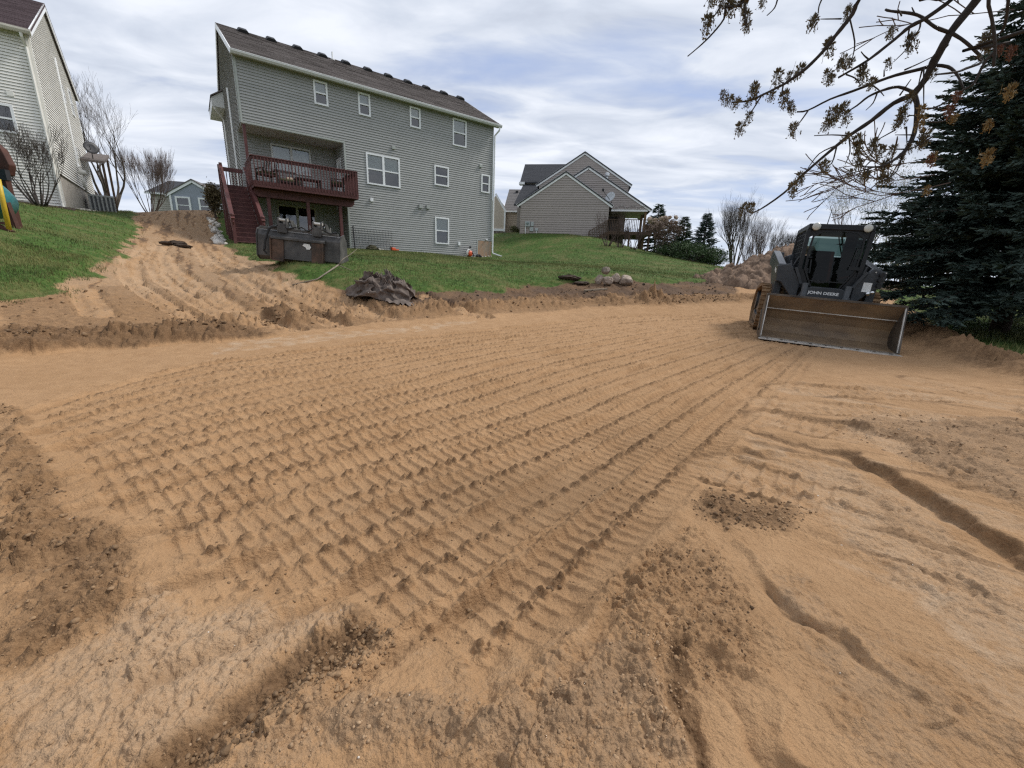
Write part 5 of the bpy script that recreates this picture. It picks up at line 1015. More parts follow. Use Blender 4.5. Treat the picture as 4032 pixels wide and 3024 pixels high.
for k, (px, py, sx, sz, dy, m_, lab) in enumerate([(2362, 1075, .16, .18, 0, stone_m, 'rounded pink grey boulder at left end of the boulder group'), (2395, 1072, .19, .165, -.22, stone_m, 'pale boulder in front of the boulder group'), (2424, 1062, .19, .20, .12, stone_m, 'jagged grey boulder in the middle behind the pale one'),
                                        (2470, 1064, .30, .19, 0.05, stone_m, 'widest flat sided tan boulder at right end of group'), (2390, 1038, .16, .125, -.05, stone_d, 'small dark two toned boulder balanced on top of group')]):
    p = at(px, py, BY + dy); o = link('boulder', rock_mesh(11 + k * 7, sx, sx * .85, sz), m_, None, smooth=False); g_ = gz(p.x, p.y)
    if k < 4: base_ = g_ if k == 0 else base_
    o.location = (p.x, p.y, (g_ + sz * .62) if k != 4 else g_ + .41); tag(o, lab, 'boulder', 'boulders stacked by the mud edge')
wst = mat('white_landscape_stone', (.58, .54, .48), .8, .2, 6, .3, 20, rand=.5); rng = random.Random(5); rms = [rock_mesh(60 + k, 1, .8, .62, 2) for k in range(6)]
for me in rms: me.materials.append(wst)
for k in range(64):
    t_ = rng.random(); y_ = -2.9 + t_ * 7.5; x_ = -1.18 - .42 * rng.random() - .18 * (1 - t_); v = L0 + D1 * x_ - NB * y_; s_ = rng.uniform(.09, .19)
    o = bpy.data.objects.new('white_stone', rms[k % 6]); col.objects.link(o); o.location = (v.x, v.y, gz(v.x, v.y) + s_ * .25); o.scale = (s_, s_, s_); o.rotation_euler = (rng.random(), rng.random(), rng.random() * 6); tag(o, 'whitish landscape stone in bed along the red stairs', 'stone', 'white stones beside the deck stairs')
# dirt pile behind the loader
pc = at(3130, 1085, 17.5); nx = 150; gxs = np.linspace(-5.2, 5.2, nx); gys = np.linspace(-3.2, 3.2, 90); PX, PY = np.meshgrid(gxs, gys)
rr_ = np.sqrt((PX / 4.1) ** 2 + (PY / 2.6) ** 2) + .10 * fbm(PX * .5, PY * .5, 3, 5); hh = 1.15 * np.clip(1 - rr_, 0, 1) ** .8 * (1 + .12 * fbm(PX * .8, PY * .8, 2, 6)) + 0.30 * np.exp(-((PX + .45) / 1.0) ** 2 - (PY / 1.2) ** 2) - .10
bb_ = (hh > -.05); hh = hh + bb_ * (billow(PX * 1.6, PY * 1.6, 4, 7) * .30 + billow(PX * 6, PY * 6, 3, 8) * .10 + .14 * clod_field(PX, PY, 3.2, 9) + .07 * clod_field(PX, PY, 8, 10))
TZ = terrain(PX + pc.x, PY + pc.y); ii = (np.arange(89)[:, None] * nx + np.arange(nx - 1)[None]).ravel(); F = np.stack([ii, ii + 1, ii + nx + 1, ii + nx], 1)
pm = mat('topsoil_pile', (.105, .066, .043), .95, .35, 2.6, .6, 14, c2=(.185, .122, .082)); o = np_mesh('dirt_pile', np.stack([PX.ravel(), PY.ravel(), (hh + TZ - pc.z).ravel()], 1), F, pm, smooth=True); o.location = pc; tag(o, 'high mound of brown topsoil behind the track loader', 'dirt pile')

# ------------------------------------------------------------------ clods scattered over the loose ground
def clods(name, n, area, smin, smax, m_, seed, rough_min=.5, key='rough'):
    rg = np.random.RandomState(seed); poly = np.array(area); lo, hi = poly.min(0), poly.max(0); P = rg.uniform(lo, hi, (n * 4, 2)); P = P[inside(P[:, 0], P[:, 1], area)]; f = ground_fields(P[:, 0], P[:, 1]); k = (f['rough'] > rough_min) & (f['dirt'] > .05); P = P[k][:n]; z = f['z'][k][:n]
    bm = bmesh.new(); bmesh.ops.create_icosphere(bm, subdivisions=1, radius=1); B = np.array([v.co for v in bm.verts]); Fb = np.array([[v.index for v in f_.verts] for f_ in bm.faces]); bm.free(); nb_ = len(B); N_ = len(P)
    if not N_: return
    s = smin * (smax / smin) ** (rg.rand(N_) ** 2.2); V = B[None] * (1 + rg.uniform(-.38, .30, (N_, nb_, 1))); an = rg.rand(N_) * 6.28; c_, s_ = np.cos(an)[:, None], np.sin(an)[:, None]
    sc = s[:, None, None] * np.stack([rg.uniform(.8, 1.3, N_), rg.uniform(.8, 1.3, N_), rg.uniform(.55, .9, N_)], 1)[:, None]; V = V * sc; X_ = V[..., 0] * c_ - V[..., 1] * s_; Y_ = V[..., 0] * s_ + V[..., 1] * c_
    V = np.stack([X_ + P[:, :1], Y_ + P[:, 1:], V[..., 2] + (z + s * .25)[:, None]], -1).reshape(-1, 3); F_ = (Fb[None] + (np.arange(N_) * nb_)[:, None, None]).reshape(-1, 3)
    o = np_mesh(name, V, F_, m_, smooth=False); o['kind'] = 'stuff'; return o
cl_d = mat('damp_clods', (.155, .092, .048), .95, .35, 3, .4, 60, c2=(.26, .165, .09)); cl_g = mat('dry_clods', (.29, .185, .105), .95, .25, 3, .4, 60, c2=(.38, .255, .15)); cl_t = mat('topsoil_clods', (.06, .042, .03), .95, .3, 3, .4, 60)
clods('soil_clods', 600, Z_pile, .0015, .006, cl_g, 1); clods('soil_clods', 700, Z_trench, .002, .010, cl_d, 2); clods('soil_clods', 150, Z_slab, .002, .006, cl_g, 3); clods('soil_clods', 900, Z_rough_left, .003, .013, cl_d, 4); clods('soil_clods', 400, Z_mid, .002, .008, cl_d, 5); clods('soil_clods', 260, Z_band, .004, .012, cl_d, 6, .35); clods('soil_clods', 360, Z_grey, .004, .012, cl_g, 7, .3)
clods('soil_clods', 700, Z_foot, .010, .038, cl_d, 8); clods('soil_clods', 350, Z_top, .012, .06, cl_t, 9)
for k, (ln, hh_, wd_, dk_) in enumerate(berms):
    P_ = [(a - .25, b - .35) for a, b in ln] + [(a + .25, b + .35) for a, b in reversed(ln)]; clods('soil_clods', 260, P_, .010, .04, cl_d, 20 + k, .3)
rg = np.random.RandomState(9); clods('sand_crumbs', 500, G((760, 2300), (1500, 2000), (2400, 1700), (2700, 1750), (2500, 2200), (2200, 2600), (1700, 2520)), .002, .009, cl_d, 33, 0.0)
clods('sand_crumbs', 420, G((250, 1850), (1500, 1450), (2500, 1400), (2300, 1750), (700, 2230)), .003, .010, cl_d, 34, 0.0); clods('pale_pebbles', 50, [(-3, .6), (3.5, .6), (4, 4), (-3, 4)], .002, .006, mat('pale_pebble', (.62, .56, .48), .7), 35, .3)
# dark sods left at the foot of the ramp
for k, (px, py, s_) in enumerate([(690, 968, .34), (720, 975, .26), (655, 965, .2), (2245, 1112, .28), (2290, 1122, .2)]):
    x_, y_ = gxy(px, py); o = link('sod_clump', rock_mesh(200 + k, s_ * 1.3, s_ * .7, s_ * .34, 3, .8), cl_t); o.location = (x_, y_, gz(x_, y_) + .05)
    tag(o, ['longest dark torn sod lying on the sandy ramp', 'shorter dark sod against right end of the longest sod', 'smallest dark sod left of the longest sod on ramp', 'large dark sod on turf edge left of boulders', 'small dark sod beside the large one at turf edge'][k], 'sod', 'torn sods of turf')
# ------------------------------------------------------------------ bare trees
bark = mat('grey_brown_bark', (.085, .068, .055), .9, .25, 10, .3, 60); bark_r = mat('reddish_twigs', (.095, .066, .055), .9, .2, 10); bark_dark = mat('dark_bark', (.045, .036, .030), .9, .25, 12, .3, 60); bark_sp = mat('spruce_bark', (.07, .05, .04), .95, .3, 9, .5, 40)
def grow(mb, p, d, L, r, lvl, rng, k, up, spread, tips=None, sides=5):
    n = 4; pts = [p]; dd = d.normalized()
    for i in range(n):
        dd = (dd + Vector((rng.gauss(0, .10), rng.gauss(0, .10), up * .10))).normalized(); pts.append(pts[-1] + dd * L / n)
    rad = [max(.0035, r * (1 - .52 * i / n)) for i in range(n + 1)]; mb.tube(pts, rad, sides if lvl > 1 else 3, cap=False)
    if tips is not None and lvl <= 1: tips.append((pts[-1], dd))
    if lvl <= 0: return
    for c in range(k):
        t = rng.uniform(.35, 1.0) if c else 1.0; i = min(n - 1, int(t * n)); q = pts[i].lerp(pts[i + 1], t * n - i if i < n else 1); a = rng.uniform(0, 6.28); o = dd.orthogonal().normalized(); o = Matrix.Rotation(a, 3, dd) @ o
        sp_ = spread * rng.uniform(.6, 1.2) * (0.45 if c == 0 else 1); grow(mb, q, (dd + o * sp_ + Vector((0, 0, up * .25))), L * rng.uniform(.58, .82), max(.004, rad[i] * .62), lvl - 1, rng, k, up, spread, tips, sides)
def bare_tree(name, label, cat, px, py, Y, h, stems=1, lvl=4, k=3, spread=.55, up=.5, r=.08, seed=1, m=None, group=None, lean=0.0, trunk_h=.25, fan=.25):
    p = at(px, py, Y); z = gz(p.x, p.y); m = m or bark; t = thing(name, label, cat, (p.x, p.y, z - .05), 0, group); rng = random.Random(seed); tm = MB(); cm = MB(); th_ = h * trunk_h
    for s in range(stems):
        a = rng.uniform(0, 6.28); off = Vector((math.cos(a), math.sin(a), 0)) * (fan * (s > 0 or stems > 1)); d = Vector((off.x * 1.0 + lean, off.y, 1)).normalized(); b0 = off * .25; tm.tube([b0, b0 + d * th_ * .5, b0 + d * th_], [r * 1.25, r * 1.05, r], 7); grow(cm, b0 + d * th_, d, h * (1 - trunk_h) * .42, r * .9, lvl, rng, k, up, spread)
    tm.build('trunk', m, t, smooth=True); cm.build('branches', m, t); return t
bare_tree('bare_tree', 'tall leafless multi stemmed tree beside air conditioner and cream house', 'tree', 432, 790, 31, 7.2, 7, 5, 3, .50, .50, .085, 3, fan=.42, trunk_h=.2)
bare_tree('bare_tree', 'smaller upright leafless tree at the crest of the sandy ramp', 'tree', 588, 800, 34, 4.4, 14, 4, 4, .30, .9, .035, 8, m=bark_r, fan=.55, trunk_h=.12)
bare_tree('bare_shrub', 'leafless many stemmed shrub in front of cream house wall', 'shrub', 165, 840, 17.2, 2.7, 16, 4, 3, .42, .6, .024, 5, m=bark_dark, fan=.52, trunk_h=.2)
for k, (px, Y, h, s, lab) in enumerate([(2888, 42, 5.9, 7, 'broad fan shaped bare tree left of dirt pile'), (2985, 50, 6.0, 3, 'slender bare tree rising behind left slope of dirt pile'), (3075, 46, 4.4, 5, 'low bare tree behind crest of dirt pile'), (2950, 60, 5.2, 4, 'distant bare tree between fan shaped tree and slender tree'), (3135, 52, 4.2, 4, 'lowest bare tree just left of loader cab')]):
    bare_tree('bare_tree', lab, 'tree', px, 1070, Y, h, s + 3, 4, 4, .40, .8, .075, 30 + k, m=bark_r if k % 2 else bark, group='bare trees beyond the dirt pile', fan=.40, trunk_h=.15)
for k, (px, Y, h, lab) in enumerate([(3560, 38, 6.0, 'thin bare tree between loader cab and spruce, nearest the cab'), (3640, 44, 6.5, 'thin bare tree half hidden by left spruce boughs'), (3720, 40, 5.5, 'thin bare tree mostly behind the spruce boughs')]):
    bare_tree('bare_tree', lab, 'tree', px, 1100, Y, h, 6, 4, 4, .45, .6, .06, 60 + k, m=bark, group='bare trees behind the spruce', fan=.4, trunk_h=.15)
for k, (px, py, Y, h, m_, lab) in enumerate([(2392, 965, 30.5, 2.3, bark_r, 'vase shaped leafless shrub at foot of taupe house deck stairs'), (2440, 985, 30.5, 1.7, bark_r, 'low twiggy shrub under left end of brown deck'), (2492, 1000, 30.5, 1.6, bark_r, 'low twiggy shrub under right end of brown deck')]):
    bare_tree('bare_shrub', lab, 'shrub', px, py, Y, h, 13, 3, 3, .45, .5, .020, 80 + k, m=m_, fan=.55, trunk_h=.15)
# leaf clumps for crowns
def leaf_cloud(name, pts, size, m, parent, seed=1, flat=0.0, k=3):
    """many small leaf faces around the given points"""
    rg = np.random.RandomState(seed); P = np.asarray(pts, float); n = len(P); a = rg.normal(size=(n, 3)); a /= np.linalg.norm(a, axis=1)[:, None]; b = rg.normal(size=(n, 3)); b -= a * (a * b).sum(1)[:, None]; b /= np.linalg.norm(b, axis=1)[:, None]; s = size * rg.uniform(.6, 1.4, (n, 1))
    V = np.stack([P - a * s, P + b * s * .55, P + a * s, P - b * s * .55], 1).reshape(-1, 3); F = np.arange(n * 4).reshape(n, 4); return np_mesh(name, V, F, m, parent)
def leaf_mat(name, c, c2):
    m = mat(name, c, .75, .25, 1.5, c2=c2, spec=.2); return m
def crown_pts(n, rx, ry, rz, zc, seed, lumps=14, ls=.42):
    rg = np.random.RandomState(seed); c = rg.normal(size=(lumps, 3)); c /= np.linalg.norm(c, axis=1)[:, None]; c *= rg.uniform(.35, .85, (lumps, 1)); i = rg.randint(0, lumps, n); P = c[i] + rg.normal(size=(n, 3)) * ls * rg.uniform(.4, .75, (lumps, 1))[i]; return P * np.array([rx, ry, rz]) + np.array([0, 0, zc])
# tree in white blossom
wb = leaf_mat('white_blossom', (.50, .47, .42), (.62, .60, .55)); p = at(3345, 1080, 32); BT = thing('blossom_tree', 'tree in white spring blossom rising behind the loader cab', 'tree', (p.x, p.y, gz(p.x, p.y)))
rng = random.Random(4); tm = MB(); cm = MB(); tips = []
for s in range(6):
    a = s * 1.05; d = Vector((math.cos(a) * .42, math.sin(a) * .42, 1)).normalized(); tm.tube([(0, 0, 0), d * .6, d * 1.3], [.10, .08, .07], 6); grow(cm, d * 1.3, d, 2.5, .06, 4, rng, 3, .45, .5, tips)
tm.build('trunk', bark, BT, smooth=True); cm.build('branches', bark, BT); rg = np.random.RandomState(2); T_ = np.array([t[0] for t in tips]); T_ = T_[rg.randint(0, len(T_), 3600)] + rg.normal(size=(3600, 3)) * .16; leaf_cloud('blossom', T_, .042, wb, BT, 3)
# olive shrubs right of the loader
og = leaf_mat('olive_spring_leaves', (.10, .105, .045), (.15, .145, .07))
for k, (px, py, Y, sx, sz, lab) in enumerate([(3475, 1100, 24, 1.7, 1.9, 'large olive green budding bush just right of loader cab'), (3585, 1095, 26, 1.4, 1.3, 'smaller olive budding bush below the left spruce boughs')]):
    p = at(px, py, Y); t = thing('budding_bush', lab, 'bush', (p.x, p.y, gz(p.x, p.y))); mb = MB(); rng = random.Random(k)
    for s in range(9): a = rng.uniform(0, 6.28); d = Vector((math.cos(a) * .6, math.sin(a) * .6, 1)).normalized(); grow(mb, Vector((0, 0, 0)), d, sz * .55, .025, 3, rng, 3, .3, .55)
    mb.build('branches', bark, t); leaf_cloud('foliage', crown_pts(2600, sx, sx, sz * .62, sz * .85, 5 + k, 22), .045, og, t, 8 + k)
# dried hydrangea-like shrub and ball shaped brown tree right of the brown deck
dryf = leaf_mat('dry_flower_heads', (.30, .22, .16), (.42, .33, .25)); brl = leaf_mat('brown_twig_mass', (.10, .065, .048), (.15, .105, .08))
p = at(2605, 985, 30); t = thing('ball_tree', 'round brown twiggy little tree on a pale stem right of brown deck', 'tree', (p.x, p.y, gz(p.x, p.y))); MB().tube([(0, 0, 0), (.05, 0, .9), (.12, 0, 1.5)], [.05, .045, .04], 7).build('trunk', barkpale, t); mb = MB(); rng = random.Random(2)
for s in range(16): a = rng.uniform(0, 6.28); d = Vector((math.cos(a), math.sin(a), rng.uniform(-.1, 1.2))).normalized(); grow(mb, Vector((.1, 0, 1.35)), d, .62, .02, 3, rng, 3, .1, .6)
mb.build('branches', brl, t); leaf_cloud('dry_twigs', crown_pts(2600, 1.15, 1.0, .95, 1.6, 4, 26, .36), .05, brl, t, 4)
p = at(2600, 900, 33.5); t = thing('flower_shrub', 'shrub with pale dried flower heads behind the round brown tree', 'shrub', (p.x, p.y, gz(p.x, p.y))); mb = MB(); rng = random.Random(3); heads = []
for s in range(34): a = rng.uniform(0, 6.28); q_ = rng.uniform(0, 1.1); e = Vector((math.cos(a) * q_ * 1.1, math.sin(a) * q_ * .8, rng.uniform(1.9, 2.75))); mb.tube([(0, 0, 0), e * .55 + Vector((0, 0, .25)), e], [.02, .014, .008], 4); heads.append(e)
mb.build('stems', bark, t)
hm = rock_mesh(300, .19, .19, .15, 2, .9); hm.materials.append(dryf)
for e in heads: o = bpy.data.objects.new('flower_head', hm); col.objects.link(o); o.parent = t; o.location = e; o.rotation_euler = (0, 0, e.x * 9)
# ------------------------------------------------------------------ conifers
def conifer_mat(name, c, c2): return mat(name, c, .7, .3, 2.5, c2=c2, spec=.25)
def spray(rg, n, L, wd, droop):
    """needle-bearing twigs of one bough along +x: returns quads-as-triangles"""
    V = []
    return V
def conifer(name, label, px, py, Y, h, rad, m, seed, whorls=26, per=9, twigs=26, z0=.12, nl=.10, cat='evergreen tree', trunk_r=.12, apex=.04, group=None, needle=6, bow=0.10, xy=None):
    if xy: x_, y_ = xy
    else: p = at(px, py, Y); x_, y_ = p.x, p.y
    t = thing(name, label, cat, (x_, y_, gz(x_, y_) - .05), 0, group); rg = np.random.RandomState(seed)
    MB().tube([(0, 0, 0), (0, 0, h * .5), (0, 0, h * .98)], [trunk_r, trunk_r * .6, .015], 10).build('trunk', bark_sp, t, smooth=True); br = MB(); TP_, TD_, TS_ = [], [], []
    for wv in range(whorls):
        f = wv / (whorls - 1); z = h * (z0 + (1 - z0) * f ** .92); L = rad * (1 - f) ** .82 + apex * h * .4
        for b in range(per):
            a = rg.uniform(0, 2 * math.pi); l = L * rg.uniform(.72, 1.12); zz = z + rg.uniform(-.5, .5) * h / whorls; dirx, diry = math.cos(a), math.sin(a); rise = .25 * f - bow
            P0 = np.array([0, 0, zz]); s = np.linspace(0, 1, 6); line = np.stack([dirx * l * s, diry * l * s, zz + l * (rise * s - .28 * (1 - f) * s ** 2 + .20 * s ** 3.2)], 1); br.tube([tuple(q) for q in line[::2]] + [tuple(line[-1])], [.022 * h / 9, .014 * h / 9, .009 * h / 9, .004], 3, cap=False)
            n = max(5, int(twigs * l / rad)); u = rg.uniform(.12, 1.0, n) ** .75; seg = np.clip((u * 5).astype(int), 0, 4); fr = u * 5 - seg; base = line[seg] + (line[np.minimum(seg + 1, 5)] - line[seg]) * fr[:, None]
            side = rg.choice([-1, 1], n); ang = side * rg.uniform(.25, 1.15, n); d = np.stack([np.cos(a + ang), np.sin(a + ang), rg.uniform(-.45, .12, n)], 1); d[u > .9] = np.array([dirx, diry, .1]); TP_.append(base); TD_.append(d / np.linalg.norm(d, axis=1)[:, None]); TS_.append(nl * rg.uniform(2.0, 4.2, n) * (1.15 - .5 * u))
    br.build('boughs', bark_sp, t); B = np.concatenate(TP_); D = np.concatenate(TD_); S = np.concatenate(TS_); n = len(B)
    up = np.array([0, 0, 1.0]); sx = np.cross(D, up); sx /= np.linalg.norm(sx, axis=1)[:, None] + 1e-9; uu = np.cross(sx, D); Vs = []
    # each twig: pairs of needle tufts swept forward around the stem
    K = needle
    for q in range(K):
        s0 = q / K; ph = q * 2.4 + rg.uniform(0, 6.28, n); o = (np.cos(ph)[:, None] * sx + np.sin(ph)[:, None] * uu * .7); wid = (.30 - .14 * s0) * S[:, None]
        c = B + D * (S * s0)[:, None]; tip = c + D * (S * .42)[:, None] + o * wid; lft = c + o * wid * .25 + np.cross(D, o) * wid * .30; Vs += [c, lft, tip, c + D * (S * .30)[:, None]]
    V = np.stack(Vs, 1).reshape(n, K, 4, 3).reshape(-1, 3); F = np.arange(len(V)).reshape(-1, 4); np_mesh('needles', V, F, m, t); return t
blue_spruce = conifer_mat('dark_spruce_needles', (.028, .050, .040), (.075, .104, .084)); pine_m = conifer_mat('pine_needles', (.028, .055, .030), (.05, .085, .045)); jun = conifer_mat('juniper_green', (.03, .058, .022), (.06, .095, .035))
conifer('spruce_tree', 'large dark blue green spruce with sweeping boughs at right edge', 0, 0, 0, 8.3, 3.15, blue_spruce, 21, whorls=44, per=19, twigs=80, z0=.125, nl=.112, trunk_r=.17, needle=5, xy=(11.1, 9.6), bow=.12)
conifer('pine_tree', 'bushy dark pine behind right end of brown deck', 2580, 950, 40, 4.6, 1.7, pine_m, 3, 18, 10, 40, .1, .10)
conifer('spruce_tree', 'small blunt topped spruce right of the round brown tree', 2675, 1040, 33, 3.1, 1.25, pine_m, 4, 22, 10, 40, .05, .075)
conifer('spruce_tree', 'pointed dark small spruce left of fan shaped bare tree', 2755, 1060, 32, 3.5, 1.15, blue_spruce, 5, 24, 10, 40, .05, .075)
for k, (px, py, Y, r_, h_, lab) in enumerate([(2640, 1070, 30, 1.2, 1.1, 'left end of low green juniper bank'), (2720, 1085, 29, 1.5, 1.35, 'middle and tallest of low green junipers below small spruces'), (2800, 1095, 29.5, 1.1, 1.1, 'right end of low green juniper bank')]):
    p = at(px, py, Y); t = thing('juniper_bush', lab.replace('left end of low green juniper bank', 'low green juniper bush at left end of juniper bank').replace('right end of low green juniper bank', 'low green juniper bush at right end of juniper bank'), 'bush', (p.x, p.y, gz(p.x, p.y)), 0, 'junipers below the small spruces'); mb = MB(); rng = random.Random(k)
    for s in range(8): a = rng.uniform(0, 6.28); grow(mb, Vector((0, 0, 0)), Vector((math.cos(a), math.sin(a), .6)), r_ * .5, .03, 2, rng, 3, .1, .6)
    mb.build('branches', bark_dark, t); leaf_cloud('foliage', crown_pts(3800, r_ * 1.15, r_ * .9, h_ * .55, h_ * .45, 9 + k, 34, .30), .05, jun, t, k)
p = at(2032, 930, 42); t = thing('round_bush', 'small yellowish bush at left corner of the taupe house', 'bush', (p.x, p.y, gz(p.x, p.y))); MB().tube([(0, 0, 0), (0, 0, .4)], .04, 6).build('stem', bark, t); leaf_cloud('foliage', crown_pts(900, .75, .6, .45, .35, 3), .06, og, t, 2)
v = L0 + D1 * -1.25 - NB * 5.2; t = thing('arborvitae', 'tall clipped brownish shrub behind the red stairs', 'shrub', (v.x, v.y, gz(v.x, v.y))); MB().tube([(0, 0, 0), (0, 0, 1.6)], .05, 6).build('stem', bark, t); leaf_cloud('foliage', crown_pts(3000, .46, .46, .95, 1.0, 6, 26, .36), .055, leaf_mat('bronze_foliage', (.095, .075, .035), (.14, .11, .06)), t, 2)
# far wood edge on the right, reads as one mass
rg = np.random.RandomState(12); mb = MB(); rng = random.Random(12)
for k in range(46):
    a = R(26 + 34 * rng.random()); d_ = rng.uniform(70, 95); b0 = Vector((math.sin(a) * d_, math.cos(a) * d_, 0)); b0.z = tz(b0.x, b0.y) - .2; grow(mb, b0, Vector((0, 0, 1)), rng.uniform(1.6, 2.6), .09, 4, rng, 3, .6, .5, None, 3)
o = mb.build('far_woods', bark, None); tag(o, 'far bare woodland edge along the right horizon', 'woodland', None, 'stuff')
# the wood behind the viewer, known from the reflections in the panes
rng = random.Random(31); mb = MB()
for k in range(34):
    a = R(105 + 150 * (k + rng.random()) / 34); d_ = rng.uniform(13, 24); b0 = Vector((math.sin(a) * d_, math.cos(a) * d_, 0)); b0.z = tz(b0.x, b0.y) - .2; mb.tube([b0, b0 + Vector((0, 0, 3))], [.19, .15], 6, cap=False); grow(mb, b0 + Vector((0, 0, 3)), Vector((0, 0, 1)), rng.uniform(4.0, 5.2), .14, 4, rng, 4, .45, .6, None, 3)
o = mb.build('back_woods', bark_dark, None); tag(o, 'bare woodland behind the viewer seen only in reflections', 'woodland', None, 'stuff')
# ------------------------------------------------------------------ maple boughs overhead
MT = thing('maple_tree', 'maple in early flower whose dark boughs hang in from upper right', 'tree', (5.6, 1.7, gz(5.6, 1.7)))
MT0 = Vector((5.6, 1.7, gz(5.6, 1.7)))
mbark = mat('maple_bark', (.036, .030, .027), .85, .3, 14, .3, 60)
MB().tube([(0, 0, -.1), (0.03, 0, 1.4), (-.05, .05, 3.0), (.1, .05, 5.4), (.3, .1, 7.6)], [.26, .21, .18, .12, .05], 12).build('trunk', mbark, MT, smooth=True)
def W(X, Y_, yy): return at(2650 + X * .62477, Y_ * .62477, yy) - MT0      # crop of the photograph's upper right
def bough(pts, r0, r1, yy=2.9, ya=None, n=7, name='bough', lead=None):
    m_ = len(pts); P = [W(x, y, (yy + ((ya if ya is not None else yy) - yy) * i / (m_ - 1))) for i, (x, y) in enumerate(pts)]
    if lead: P = lead + P
    out = []
    for i in range(len(P) - 1):
        a, b, c, d = P[max(i - 1, 0)], P[i], P[i + 1], P[min(i + 2, len(P) - 1)]
        for k in range(3): t = k / 3; out.append(.5 * ((2 * b) + (c - a) * t + (2 * a - 5 * b + 4 * c - d) * t * t + (3 * b - a - 3 * c + d) * t ** 3))
    out.append(P[-1]); kk = len(out); rn = random.Random(int(pts[0][0])); rad = [.74 * (r0 + (r1 - r0) * i / (kk - 1)) * (1 + .10 * rn.uniform(-1, 1)) for i in range(kk)]
    return MB().tube(out, rad, n).build(name, mbark, MT, smooth=True)
crotch = Vector((-.05, .05, 3.1))
bough([(1960, -70), (1890, 30), (1760, 190), (1690, 310), (1640, 390), (1590, 500), (1510, 600)], .030, .023, 2.75, 2.9, 9, lead=[crotch, W(2120, -330, 2.6)])
bough([(1510, 600), (1390, 650), (1250, 760), (1110, 855), (980, 960), (830, 1090), (700, 1215), (540, 1325), (480, 1340)], .021, .005, 2.9, 3.2)
bough([(1520, 600), (1540, 680), (1520, 840), (1460, 950), (1390, 1010), (1300, 1050), (1190, 1050)], .022, .005, 2.9, 2.8)
bough([(1780, -20), (1600, 110), (1490, 170), (1400, 245), (1235, 375), (1110, 450), (1040, 490)], .020, .007, 2.7, 2.9, lead=[crotch + Vector((0, 0, .5)), W(2000, -200, 2.6)])
bough([(1185, -20), (1130, 90), (1020, 230), (940, 330), (840, 430), (760, 490), (700, 530), (560, 600), (480, 635), (370, 645)], .018, .006, 2.6, 2.9, lead=[crotch + Vector((0, 0, 1.2)), W(1500, -400, 2.5)])
bough([(1640, 410), (1560, 435), (1400, 475), (1260, 525), (1130, 575), (990, 625), (850, 695), (780, 705)], .014, .006, 2.9, 3.0)
bough([(1510, 580), (1420, 548), (1320, 570), (1230, 610), (1160, 665), (1080, 715)], .013, .006, 2.9, 3.1)
bough([(1630, 410), (1730, 420), (1790, 470), (1830, 560)], .014, .006, 2.9, 2.7); bough([(1740, 205), (1650, 170), (1570, 110), (1500, 85), (1370, 70), (1340, 60)], .013, .008, 2.8, 2.9)
bough([(1760, 210), (1850, 270), (1950, 380), (1850, 430), (1780, 455), (1650, 470)], .012, .006, 2.75, 2.6); bough([(1990, -20), (2010, 120), (2030, 280), (2020, 420)], .012, .007, 2.3, 2.3, lead=[W(2080, -300, 2.3)])
bough([(2230, 190), (2120, 270), (1980, 370), (1900, 520), (1840, 560), (1690, 660), (1600, 690)], .012, .005, 2.5, 2.6, lead=[crotch]); bough([(2115, -20), (2100, 120), (2060, 210), (1950, 240)], .010, .005, 2.4, 2.5)
bough([(480, -20), (400, 40), (330, 40)], .010, .006, 2.7); bough([(330, 50), (320, 120), (250, 210), (180, 280), (92, 355)], .008, .004, 2.7, 2.8); bough([(300, 40), (255, 110)], .007, .004, 2.7); bough([(455, 20), (455, 130), (465, 170)], .006, .004, 2.7); bough([(660, -10), (640, 50), (592, 98)], .006, .003, 2.7); bough([(940, -10), (920, 40), (915, 85)], .006, .003, 2.6)
twigs = [[(1115, 120), (1145, 260), (1135, 350), (1105, 430)], [(1060, 118), (930, 120)], [(560, 600), (510, 680), (470, 740), (430, 810)], [(695, 540), (690, 600), (740, 680)], [(850, 700), (800, 770), (760, 815)], [(1105, 855), (1000, 850), (890, 855)], [(1110, 870), (1115, 960), (1085, 1035)], [(1030, 930), (1000, 1030), (940, 1050)], [(1020, 920), (920, 970), (850, 1060)], [(1235, 375), (1205, 350), (1185, 325)], [(1225, 380), (1200, 440)],
         [(1560, 140), (1550, 190), (1500, 240), (1470, 310), (1390, 390)], [(1490, 180), (1480, 230)], [(1570, 440), (1545, 540)], [(1580, 430), (1580, 560), (1580, 660)], [(1330, 480), (1330, 440)], [(1460, 440), (1550, 400), (1650, 350)], [(1285, 590), (1260, 650), (1215, 695)], [(1260, 540), (1300, 570), (1330, 605)], [(1090, 470), (1150, 495), (1185, 540)], [(1520, 850), (1400, 850)], [(1400, 820), (1290, 880)], [(1480, 940), (1340, 940)], [(1460, 950), (1560, 910), (1650, 850)], [(1540, 690), (1640, 680), (1700, 690)], [(1600, 770), (1700, 765), (1800, 720)], [(1450, 960), (1410, 1080), (1330, 1140)], [(1250, 1060), (1150, 1085), (1090, 1105)], [(1230, 1060), (1225, 1110)], [(540, 1320), (535, 1335)], [(470, 1335), (460, 1310)], [(455, 1340), (448, 1400)], [(1190, 1045), (1165, 980), (1180, 880)], [(700, 530), (660, 500)], [(1430, 600), (1500, 500)], [(1470, 800), (1475, 920)], [(1640, 440), (1720, 300)], [(1690, 330), (1740, 280)], [(1440, 100), (1420, 60)], [(1525, 90), (1505, 45)], [(1250, 1010), (1200, 1060)], [(1940, 380), (1890, 350)], [(1700, 610), (1680, 600)]]
